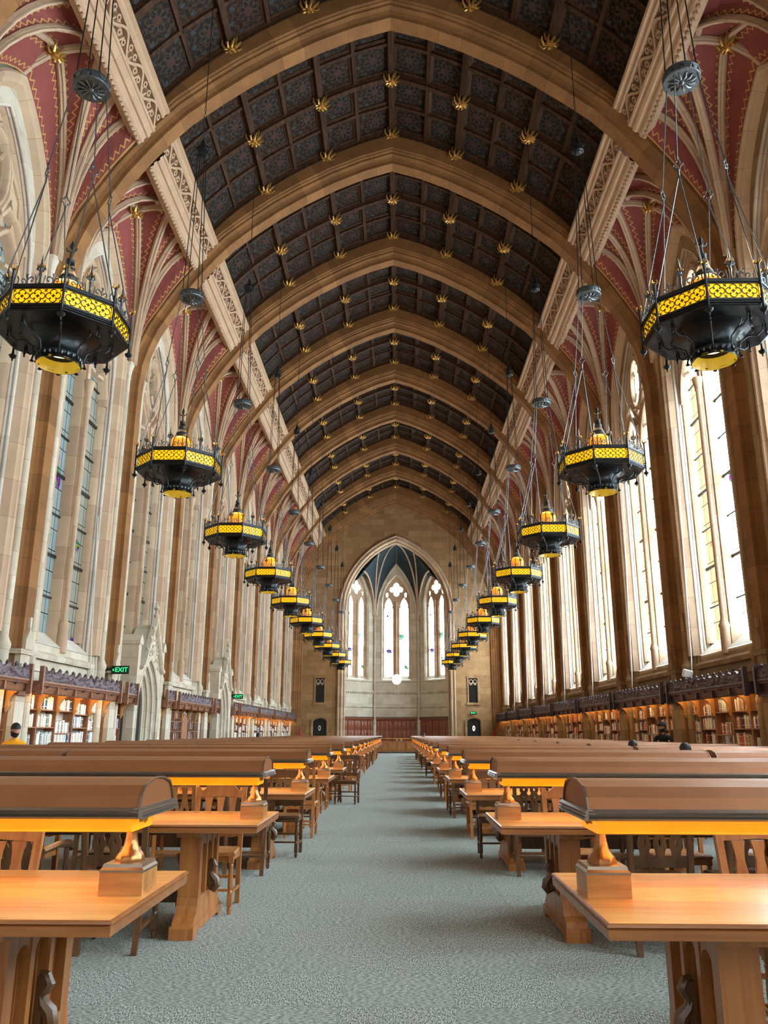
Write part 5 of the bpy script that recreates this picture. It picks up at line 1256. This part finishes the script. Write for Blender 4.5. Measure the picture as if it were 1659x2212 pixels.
def make_lamp():
    """long bronze shade on three posts with wooden blocks; origin on the table top below the middle of the shade"""
    t = empty('reading_lamp'); L = TL-0.04; z0 = -0.76
    prof = [(-0.20, 1.072), (-0.268, 1.067), (-0.272, 1.074), (-0.262, 1.080), (-0.270, 1.086), (-0.260, 1.092), (-0.266, 1.099), (-0.252, 1.108)]
    b = MB(); full = prof+[(-v, z) for v, z in prof[::-1]]
    for q, (e0, e1) in enumerate((( -L/2, L/2),)):
        rim = prof+[(-0.235, 1.108)]
        for sg in (-1, 1):
            b.rings([[(x, sg*v, z+z0) for v, z in rim] for x in (e0, e1)], True)
        for x, sg in ((e0, 1), (e1, -1)):   # rim across the ends
            rr = [[(x-sg*(abs(v)-0.25)*1.0, yy, z+z0) for v, z in rim] for yy in (-0.262, 0.262)]
            b.rings(rr, True)
    b.build('moulded_rim', 'shade_rim', t)
    body = [(-0.245, 1.106), (-0.225, 1.150), (-0.175, 1.188), (-0.075, 1.208), (0, 1.212), (0.075, 1.208), (0.175, 1.188), (0.225, 1.150), (0.245, 1.106)]
    b = MB(); b.rings([[(x, v, z+z0) for v, z in body] for x in (-L/2+0.008, L/2-0.008)], True)
    b.build('shade', 'shade', t)
    for s in (-1, 1):
        b = MB(); b.sweep2(body, [(-0.004, -0.004), (0.004, -0.004), (0.004, 0.004), (-0.004, 0.004)], lambda p: (s*(L/2-0.004)+p[2], p[0], p[1]+z0)); b.build('end_bead', 'shade_rim', t)
    b = MB(); b.rings([[(x, v, z+z0) for v, z in ((-0.16, 1.075), (-0.15, 1.015), (-0.13, 1.005), (0.13, 1.005), (0.15, 1.015), (0.16, 1.075))] for x in (-L/2+0.06, L/2-0.06)], True)
    b.build('diffuser', 'diff', t)
    # post
    b = MB(); b.rings([[(x*e, y*e, z) for x, y in ((-0.088, -0.10), (0.088, -0.10), (0.088, 0.10), (-0.088, 0.10))] for e, z in ((1, 0), (1, 0.088))], True)
    bl = b.build('base_block', 'oak_x', t)
    b = MB(); b.rings([[(x*e, y*e, z) for x, y in ((-0.088, -0.10), (0.088, -0.10), (0.088, 0.10), (-0.088, 0.10))] for e, z in ((1.02, 0.088), (1.02, 0.096), (0.93, 0.106), (0.90, 0.118))], True)
    cp = b.build('block_moulding', 'shade_rim', bl)
    b = MB(); b.lathe([(0.060, 0.118), (0.060, 0.128), (0.053, 0.146), (0.040, 0.160), (0.031, 0.178), (0.024, 0.205), (0.021, 0.232), (0.026, 0.238), (0.021, 0.245)], 8, a0=PI/8)
    ps = b.build('post', 'bronze', bl)
    b = MB(); b.lathe([(0.022, 0.243), (0.034, 0.258), (0.052, 0.285), (0.058, 0.30), (0.045, 0.312)], 8, a0=PI/8)
    for i in range(8): a = i*PI/4; b.lathe([(0.001, -0.018), (0.014, -0.004), (0.012, 0.012), (0.001, 0.02)], 5, (0.05*math.cos(a), 0.05*math.sin(a), 0.285))
    hd = b.build('carved_head', 'gold', bl)
    first = True
    for x in (-L/2+0.10, 0, L/2-0.10):
        if first: bl.location = (x, 0, 0); first = False
        else:
            o = inst('base_block', bl.data, t, (x, 0, 0)); inst('block_moulding', cp.data, o); inst('post', ps.data, o); inst('carved_head', hd.data, o)
    return t
tb0, lp0 = make_table(), make_lamp(); NR = 17
rown = ['nearest', 'second nearest', 'third nearest', 'fourth nearest', 'fifth nearest', 'sixth nearest', 'seventh nearest', 'eighth nearest', 'ninth nearest', 'tenth nearest', 'eleventh nearest', 'twelfth nearest', 'thirteenth nearest', 'fourteenth nearest', 'last but two', 'last but one', 'farthest']
first = True
for r in range(NR):
    y = TY0+TP*r+TD/2
    for s in (-1, 1):
        for c in (0, 1):
            x = s*(0.86+TL/2+c*(TL+0.03)); 
            tt = tb0 if first else copy_tree(tb0); ll = lp0 if first else copy_tree(lp0); first = False
            tt.location = (x, y, 0); ll.location = (x, y, 0.76)
            d = bpy.data.lights.new('reading_lamp_light', 'AREA'); d.shape = 'RECTANGLE'; d.size = 2.5; d.size_y = 0.22; d.energy = P_READ; d.color = (1.0, 0.62, 0.24)
            lo = bpy.data.objects.new('reading_lamp_light', d); COL.objects.link(lo); lo.location = (x, y, 0.998)
            sd = 'left' if s < 0 else 'right'; pl = 'beside the aisle' if c == 0 else 'nearer the wall'
            tag(tt, 'long oak reading table, %s row on the %s, %s' % (rown[r], sd, pl), 'table', 'oak reading tables')
            tag(ll, 'long bronze-shaded reading lamp on the %s %s table, %s' % (rown[r], sd, pl), 'lamp', 'long reading lamps')
# ------------------------------------------------------------------ chairs
def splat(b, prof, x, T, th=0.010):
    """prof: (z, halfwidth, hole halfwidth)"""
    for sg in (-1, 1):
        rings = []
        segs = []
        cur = []
        for z, w, h in prof: cur.append([(x+sg*w, -th, z), (x+sg*h, -th, z), (x+sg*h, th, z), (x+sg*w, th, z)])
        b.rings([[T(p) for p in r] for r in cur], True)
LIGHT = [(0.0, 0.050, 0.022), (0.03, 0.046, 0.012), (0.055, 0.040, 0.0), (0.10, 0.030, 0), (0.15, 0.022, 0), (0.20, 0.026, 0), (0.25, 0.036, 0)]
DARK = [(0.0, 0.026, 0), (0.04, 0.032, 0), (0.06, 0.042, 0.0), (0.075, 0.044, 0.006), (0.095, 0.042, 0.012), (0.12, 0.032, 0.004), (0.13, 0.030, 0), (0.15, 0.042, 0.0), (0.165, 0.044, 0.014), (0.18, 0.044, 0.0), (0.20, 0.030, 0), (0.22, 0.042, 0), (0.235, 0.042, 0.012), (0.25, 0.04, 0)]
def make_chair(mat_, dark, arms):
    """faces +Y: the back is at -Y"""
    t = empty('library_chair'); m = mat_; BY = -0.20
    lean = lambda p: (p[0], p[1]-max(0, p[2]-0.45)*0.16, p[2])
    b = MB(); pts = []
    rings = []
    for i, (e, z) in enumerate(((0.02, 0.425), (0.0, 0.43), (0.0, 0.447), (0.012, 0.455), (0.05, 0.452), (0.14, 0.441))):
        w0, w1 = 0.235-e, 0.20-e; rings.append([(-w1, -0.21+e, z), (0, -0.22+e, z), (w1, -0.21+e, z), (w0, 0.20-e, z), (0, 0.225-e, z), (-w0, 0.20-e, z)])
    b.rings(rings, True); b.build('seat', m, t)
    for s in (-1, 1):
        b = MB(); w = 0.019
        path = [(s*0.185, BY-0.06, 0), (s*0.19, BY-0.02, 0.2), (s*0.195, BY, 0.42), (s*0.198, BY-0.03, 0.62), (s*0.203, BY-0.09, 0.93)]
        b.rings([[(x-w, y-w, z), (x+w, y-w, z), (x+w, y+w, z), (x-w, y+w, z)] for x, y, z in path], True); b.build('back_post', m, t)
        b = MB(); b.lathe([(0.012, 0), (0.016, 0.015), (0.020, 0.03), (0.014, 0.05), (0.019, 0.06)], 8, (s*0.205, 0.185, 0)); b.box(s*0.205-0.019, 0.166, 0.06, s*0.205+0.019, 0.204, 0.15)
        b.lathe([(0.018, 0.15), (0.020, 0.165), (0.013, 0.175), (0.02, 0.19), (0.022, 0.25), (0.016, 0.35), (0.020, 0.36), (0.014, 0.37), (0.02, 0.38)], 8, (s*0.205, 0.185, 0)); b.box(s*0.205-0.019, 0.166, 0.38, s*0.205+0.019, 0.204, 0.43); b.build('front_leg', m, t)
        b = MB(); b.box(s*0.195-0.009, BY-0.03, 0.13, s*0.195+0.009, 0.17, 0.155); b.build('side_stretcher', m, t)
    b = MB(); b.box(-0.19, BY-0.035, 0.20, 0.19, BY-0.017, 0.225); b.build('back_stretcher', m, t)
    b = MB(); b.box(-0.20, 0.0, 0.135, 0.20, 0.02, 0.155); b.build('cross_stretcher', m, t)
    b = MB(); b.box(-0.19, BY-0.01, 0.37, 0.19, BY+0.01, 0.425); b.box(-0.205, -0.19, 0.385, -0.187, 0.18, 0.425); b.box(0.187, -0.19, 0.385, 0.205, 0.18, 0.425); b.box(-0.2, 0.175, 0.385, 0.2, 0.195, 0.425); b.build('seat_rail', m, t)
    # crest rail with shoulders
    n = 14; up = []; lo = []
    for i in range(n+1):
        x = -0.195+0.39*i/n; u = abs(x)/0.195
        if dark: zt = 0.945-0.006*u
        else: zt = 0.975-0.03*min(1, u/0.62)**2 if u < 0.62 else 0.945-0.05*math.sin((u-0.62)/0.38*PI/2)**0.6+ (0.035 if u > 0.93 else 0)
        up.append((x, zt)); lo.append((x, 0.845+0.012*(1-u)))
    b = MB(); b.rings([[lean((x, y, z)) for x, z in up+lo[::-1]] for y in (BY-0.018, BY+0.006)], True); b.build('crest_rail', m, t)
    b = MB(); b.rings([[lean((x, y, z)) for x, z in ((-0.19, 0.54), (-0.19, 0.60), (0.19, 0.60), (0.19, 0.54), (0.12, 0.525), (0.06, 0.535), (0, 0.525), (-0.06, 0.535), (-0.12, 0.525))] for y in (BY-0.016, BY+0.006)], True); b.build('lower_back_rail', m, t)
    xs = (-0.105, 0, 0.105)
    for x in xs:
        b = MB(); splat(b, [(0.597+z*1.0, w, h) for z, w, h in (DARK if dark else LIGHT)], x, lambda p: lean((p[0], p[1]+BY-0.006, p[2]))); b.build('back_splat', m, t)
    if arms:
        for s in (-1, 1):
            b = MB(); b.tube([(s*0.215, BY-0.03, 0.64), (s*0.235, -0.02, 0.655), (s*0.25, 0.14, 0.645), (s*0.25, 0.20, 0.63), (s*0.25, 0.225, 0.60)], [0.02, 0.022, 0.028, 0.03, 0.02], 7); b.build('arm', m, t)
            b = MB(); b.lathe([(0.016, 0.45), (0.02, 0.50), (0.013, 0.53), (0.02, 0.58), (0.016, 0.63)], 8, (s*0.245, 0.14, 0)); b.build('arm_support', m, t)
    return t
CH = [make_chair('oak', False, False), make_chair('oak_dark', True, False), make_chair('oak', False, True), make_chair('oak_dark', True, True)]
used = set()
rc = random.Random(21)
def chair(kind, x, y, face, label):
    """face: +1 looks towards +Y (back towards the camera), -1 looks towards the camera"""
    o = CH[kind] if kind not in used else copy_tree(CH[kind]); used.add(kind)
    o.location = (x, y, 0); o.rotation_euler = (0, 0, (0 if face > 0 else PI)+rc.uniform(-0.06, 0.06))
    tag(o, label, 'chair', 'library chairs at the reading tables'); return o
rc = random.Random(21)
kn = ['pale oak side chair', 'dark pierced-back side chair', 'pale oak armchair', 'dark pierced-back armchair']
special = {(0, -1, 'far'): [(0, 1.93), (0, 2.75), (1, 3.3)], (1, -1, 'near'): [(1, 1.78), (3, 2.42), (1, 3.05)], (1, -1, 'far'): [(0, 1.42), (1, 2.2), (0, 3.0)],
           (0, 1, 'far'): [(2, 2.05), (0, 2.9), (0, 3.4)], (1, 1, 'near'): [(1, 1.90), (1, 2.55), (3, 3.15)], (2, 1, 'near'): [(1, 1.54), (1, 2.3), (0, 3.0)], (1, 1, 'far'): [(0, 1.6), (0, 2.4), (1, 3.1)],
           (2, -1, 'near'): [(1, 1.45), (0, 2.2), (1, 3.0)], (2, -1, 'far'): [(1, 1.25), (0, 2.0), (0, 2.9)], (3, -1, 'near'): [(0, 1.25), (1, 2.0), (1, 2.9)]}
TAKEN = [(4.13, 11.68, 1, 'under the nearer person among the right shades'), (4.24, 14.68, 1, 'under the farther person among the right shades'), (1.35, 40.53, -1, 'under the far person at the right of the aisle'), (-5.9, 35.66, 1, 'under the person far left')]
for (x, y, f_, l_) in TAKEN: chair(0, x, y, f_, 'pale oak side chair, '+l_)
SEAT_J = (2.25, 40.48); chair(1, SEAT_J[0], SEAT_J[1], -1, 'dark side chair with a striped jacket over its back, far right of the aisle')
TAKEN.append((2.25, 40.48, -1, ''))
for r in range(NR):
    for s in (-1, 1):
        for side in ('near', 'far'):
            if r == 0 and side == 'near': continue
            lst = special.get((r, s, side))
            if lst is None:
                n = 3 if r < 5 else 2
                lst = [(rc.choice([0, 0, 1, 1, 2, 3]), 1.35+0.8*i+rc.uniform(-0.12, 0.12)) for i in range(n)]
            yt = TY0+TP*r
            for i, (kd, x) in enumerate(lst):
                o_ = 0.20 if kd > 1 else 0.0; y = yt-0.03-o_+rc.uniform(-0.04, 0.03) if side == 'near' else yt+TD+0.03+o_+rc.uniform(-0.03, 0.04)
                if (r, s, side) == (1, -1, 'far') and i == 0: y += 0.02
                if any(abs(s*x-a[0]) < 0.6 and abs(y-a[1]) < 0.5 for a in TAKEN): continue
                chair(kd, s*x, y, 1 if side == 'near' else -1, '%s, %s from aisle, %s side of %s %s table' % (kn[kd], ORD[i], side, rown[r], 'left' if s < 0 else 'right'))
chair(1, -1.40, 7.12, -1, 'dark turned-leg chair at aisle end, far side of the second left table') if False else None
o = chair(3, -0.92, 17.35, -1, 'dark armchair pulled out into the aisle by the fifth left table'); o.rotation_euler = (0, 0, PI-0.15)
# ------------------------------------------------------------------ people
def skin_obj(name, verts, edges, radii, m, parent, sub=2):
    me = bpy.data.meshes.new(name); me.from_pydata(verts, edges, []); me.update()
    o = bpy.data.objects.new(name, me); COL.objects.link(o); o.parent = parent
    md = o.modifiers.new('skin', 'SKIN'); md.use_smooth_shade = True
    for i, v in enumerate(me.skin_vertices[0].data): v.radius = radii[i] if isinstance(radii[i], tuple) else (radii[i], radii[i]); v.use_root = (i == 0)
    sd = o.modifiers.new('sub', 'SUBSURF'); sd.levels = sub; sd.render_levels = sub
    me.materials.append(M[m]); return o
def head_mesh(b, c, turn=0.0, nod=0.0, mi=0):
    cx, cy, cz = c; n = 20; R = Matrix.Rotation(turn, 3, 'Z') @ Matrix.Rotation(nod, 3, 'X')
    rings = []
    # head facing +Y before the turn; centre at the middle of the skull
    for (z, rx, ryf, ryb) in ((-0.125, 0.018, 0.055, -0.02), (-0.11, 0.042, 0.082, 0.0), (-0.085, 0.056, 0.088, 0.045), (-0.05, 0.066, 0.090, 0.07), (-0.02, 0.071, 0.092, 0.088), (0.01, 0.074, 0.088, 0.097), (0.04, 0.075, 0.088, 0.10), (0.07, 0.068, 0.078, 0.094), (0.10, 0.05, 0.055, 0.07), (0.118, 0.022, 0.025, 0.03), (0.122, 0.004, 0.004, 0.004)):
        ring = []
        for i in range(n):
            a = 2*PI*i/n; sy = math.sin(a); y = (ryf if sy > 0 else ryb)*sy; x = rx*math.cos(a)
            if sy > 0.93 and -0.06 < z < 0.015: y += 0.018*(1-abs(z+0.03)/0.05) if abs(z+0.03) < 0.05 else 0        # nose
            if 0.6 < sy < 0.9 and abs(z-0.01) < 0.02: y -= 0.012                                                 # eye sockets
            if sy > 0.9 and -0.09 < z < -0.07: y += 0.006                                                        # lips
            p = R @ Vector((x, y, z)); ring.append((cx+p.x, cy+p.y, cz+p.z))
        rings.append(ring)
    b.rings(rings, True, mi, True)
    for s in (-1, 1):
        p = R @ Vector((s*0.076, -0.005, -0.01)); b.lathe([(0.001, -0.03), (0.012, -0.02), (0.016, 0.01), (0.010, 0.028), (0.001, 0.03)], 6, (cx+p.x, cy+p.y, cz+p.z), mi)
def hair_mesh(b, c, turn=0, nod=0, long=False, g=1.07):
    cx, cy, cz = c; n = 20; R = Matrix.Rotation(turn, 3, 'Z') @ Matrix.Rotation(nod, 3, 'X'); rings = []
    zs = [(-0.13, 0.078, 0.09)] if long else []
    for (z, rx, ry) in zs+[(-0.06, 0.074, 0.085), (-0.02, 0.077, 0.10), (0.02, 0.081, 0.107), (0.05, 0.081, 0.108), (0.085, 0.072, 0.10), (0.115, 0.05, 0.07), (0.132, 0.02, 0.03), (0.134, 0.004, 0.004)]:
        ring = []
        for i in range(n):
            a = 2*PI*i/n; sy = math.sin(a); fy = ry*(0.93 if z > 0.04 else max(-1.0, 0.1)) if sy > 0 else ry
            y = fy*sy if not (sy > 0 and z <= 0.04) else 0.012*sy
            p = R @ Vector((rx*g*math.cos(a), y*g, z)); ring.append((cx+p.x, cy+p.y, cz+p.z))
        rings.append(ring)
    b.rings(rings, True, 0, True)
def person(loc, rz, shirt, label, size=1.0, hair='hair', long=False, mask=True, turn=0.0, nod=-0.3, lean=0.12, hood=False, fingers=True):
    t = empty('person', loc, rz); t.scale = (size,)*3; tag(t, label, 'person')
    H = 1.16; sh = lean
    hd = (0, sh+0.04, H+0.10)
    # body with arms resting on the table, faces +Y; legs under the table
    V = [(0, 0, 0.50), (0, 0.01, 0.62), (0, sh*0.5, 0.80), (0, sh*0.9, 0.95), (0, sh, 1.03), (0, sh+0.02, 1.10), (0, sh+0.03, 1.16)]
    E = [(0, 1), (1, 2), (2, 3), (3, 4), (4, 5), (5, 6)]; Rr = [(0.15, 0.115), (0.135, 0.10), (0.145, 0.10), (0.15, 0.095), (0.10, 0.075), (0.055, 0.055), (0.05, 0.05)]
    for s in (-1, 1):
        i = len(V); V += [(s*0.17, sh, 1.00), (s*0.21, sh+0.04, 0.88), (s*0.23, sh+0.12, 0.79), (s*0.17, sh+0.26, 0.81), (s*0.11, sh+0.34, 0.82)]
        E += [(4, i), (i, i+1), (i+1, i+2), (i+2, i+3), (i+3, i+4)]; Rr += [0.062, 0.052, 0.042, 0.034, 0.027]
        i = len(V); V += [(s*0.10, 0.06, 0.50), (s*0.11, 0.42, 0.49), (s*0.11, 0.40, 0.10), (s*0.11, 0.42, 0.05), (s*0.11, 0.53, 0.03)]
        E += [(0, i), (i, i+1), (i+1, i+2), (i+2, i+3), (i+3, i+4)]; Rr += [0.085, 0.062, 0.040, 0.042, 0.03]
    skin_obj('clothed_body', V, E, Rr, shirt, t)
    b = MB(); head_mesh(b, hd, turn, nod); b.tube([(0, sh+0.02, 1.08), (0, sh+0.035, H+0.02)], [0.055, 0.05], 10); b.build('head', 'skin', t)
    b = MB(); hair_mesh(b, hd, turn, nod, long, 1.16 if hood else 1.05); b.build('hood' if hood else 'hair', 'black_cloth' if hood else hair, t)
    if mask:
        b = MB(); R = Matrix.Rotation(turn, 3, 'Z') @ Matrix.Rotation(nod, 3, 'X'); rings = []
        for z, r_ in ((-0.115, 0.85), (-0.08, 1.06), (-0.045, 1.08), (-0.02, 1.08)):
            ring = []
            for i in range(9):
                a = 0.15+(PI-0.3)*i/8; p = R @ Vector((0.070*r_*math.cos(a), 0.098*r_*math.sin(a)+(0.012 if 3 <= i <= 5 else 0), z)); ring.append((hd[0]+p.x, hd[1]+p.y, hd[2]+p.z))
            rings.append(ring)
        b.rings(rings, False, 0, True, closed=False); b.build('face_mask', 'black_cloth', t)
    for s in (-1, 1):      # hands: palm and five bent fingers
        V = [(s*0.11, sh+0.33, 0.82), (s*0.09, sh+0.38, 0.815), (s*0.08, sh+0.42, 0.812)]; E = [(0, 1), (1, 2)]; Rr = [0.024, (0.034, 0.015), (0.032, 0.013)]
        for f in range(4):
            u = (f-1.5)*0.018; l = (0.062, 0.07, 0.066, 0.05)[f]; i = len(V)
            V += [(s*0.08+u, sh+0.43, 0.812), (s*0.075+u*1.1, sh+0.43+l*0.5, 0.822), (s*0.07+u*1.1, sh+0.43+l, 0.802)]; E += [(2, i), (i, i+1), (i+1, i+2)]; Rr += [0.009, 0.0085, 0.007]
        i = len(V); V += [(s*0.06, sh+0.385, 0.818), (s*0.035, sh+0.415, 0.822), (s*0.028, sh+0.44, 0.815)]; E += [(1, i), (i, i+1), (i+1, i+2)]; Rr += [0.012, 0.0095, 0.008]
        skin_obj('hand', V, E, Rr, 'skin', t, 1)
    return t
def open_book(loc, rz, label):
    b = MB()
    for s in (-1, 1):
        pr = [(0, 0.004), (s*0.03, 0.022), (s*0.09, 0.022), (s*0.15, 0.012), (s*0.15, 0.0), (0, 0.0)]
        b.rings([[(x, y, z) for x, z in pr] for y in (-0.11, 0.11)], True)
    o = b.build('open_book', 'paper'); o.location = loc; o.rotation_euler = (0, 0, rz); tag(o, label, 'book')
person((-6.9, 15.2, 0.21), PI+0.35, 'yellow_cloth', 'person in a yellow shirt and dark face mask reading at the far left', 0.97, turn=0.5, nod=-0.35)
open_book((-6.72, 14.66, 1.0), PI+0.2, 'open white book held by the reader in yellow at far left')
person((6.58, 20.4, 0.32), PI-0.4, 'black_cloth', 'person in a black hooded top and mask writing before the right bookcases', 0.97, turn=-0.7, nod=-0.3, hood=True)
open_book((6.36, 19.9, 1.11), 0.3, 'open notebook in front of the person in black on the right')
for x_, y_, z_, l_ in ((-6.9, 15.2, 0.62, 'left'), (6.58, 20.4, 0.73, 'right')):
    t = empty('stool', (x_, y_, 0)); tag(t, 'tall wooden stool under the person reading by the %s bookcases' % l_, 'stool')
    b = MB(); b.lathe([(0.17, z_-0.04), (0.19, z_-0.03), (0.19, z_-0.01), (0.15, z_)], 18); b.build('seat', 'oak_dark', t)
    for q in range(4):
        a = PI/4+q*PI/2; b = MB(); b.tube([(0.13*math.cos(a), 0.13*math.sin(a), z_-0.04), (0.2*math.cos(a), 0.2*math.sin(a), 0.0)], 0.018, 7); b.build('leg', 'oak_dark', t)
    for yy, m_ in ((-0.5, 1.0-0.02),):
        pass
for x_, y_, z_, l_ in ((-6.72, 14.60, 0.995, 'left'), (6.36, 19.86, 1.105, 'right')):
    t = empty('book_stand', (x_, y_, 0)); tag(t, 'slim wooden stand carrying the open book by the %s bookcases' % l_, 'stand')
    b = MB(); b.box(-0.22, -0.15, z_-0.02, 0.22, 0.17, z_, ch=0.004); b.build('ledge', 'oak_dark', t)
    b = MB(); b.lathe([(0.16, 0), (0.16, 0.02), (0.03, 0.05), (0.022, 0.4), (0.03, 0.42), (0.022, z_-0.02)], 10); b.build('stem', 'oak_dark', t)
person((4.13, 11.66, 0), 0.0, 'blue_cloth', 'dark-haired person seen only above the right lamp shades, nearer of two', 0.915, mask=False, long=True, lean=0.04, nod=-0.1)
person((4.24, 14.66, 0), 0.0, 'black_cloth', 'dark-haired person seen only above the right lamp shades, farther of two', 0.925, mask=False, lean=0.04, nod=-0.1)
person((1.35, 40.55, 0), PI, 'blue_cloth', 'person in dark clothes seated at the aisle end of a far right table', mask=False, lean=0.05)
person((-5.9, 35.62, 0), 0.0, 'black_cloth', 'dark-haired person low behind the far left lamp shades', mask=False, lean=0.05)
# striped jacket hung on the chair by the far right aisle
b = MB(); b.rings([[(x, y, z) for x, y in ((-0.22, -0.03), (-0.1, -0.06), (0.1, -0.06), (0.22, -0.03), (0.22, 0.04), (-0.22, 0.04))] for z in (0.52, 0.7, 0.9, 0.98)], True)
m_, nt_, b_ = mat('striped_cloth'); tc_ = nd(nt_, 'ShaderNodeTexCoord'); wv = nd(nt_, 'ShaderNodeTexWave', i_Scale=6.0, i_Distortion=3.0); nt_.links.new(tc_.outputs['Object'], wv.inputs[0]); rr_ = ramp(nt_, [(0.4, lin('#27314A')), (0.5, lin('#E4E8EC'))]); nt_.links.new(wv.outputs[0], rr_.inputs[0]); nt_.links.new(rr_.outputs[0], b_.inputs['Base Color']); M['stripe'] = m_
o = b.build('jacket', 'stripe'); o.location = (SEAT_J[0], SEAT_J[1]+0.27, 0); tag(o, 'blue and white striped jacket draped over a chair back near the far right aisle', 'jacket')
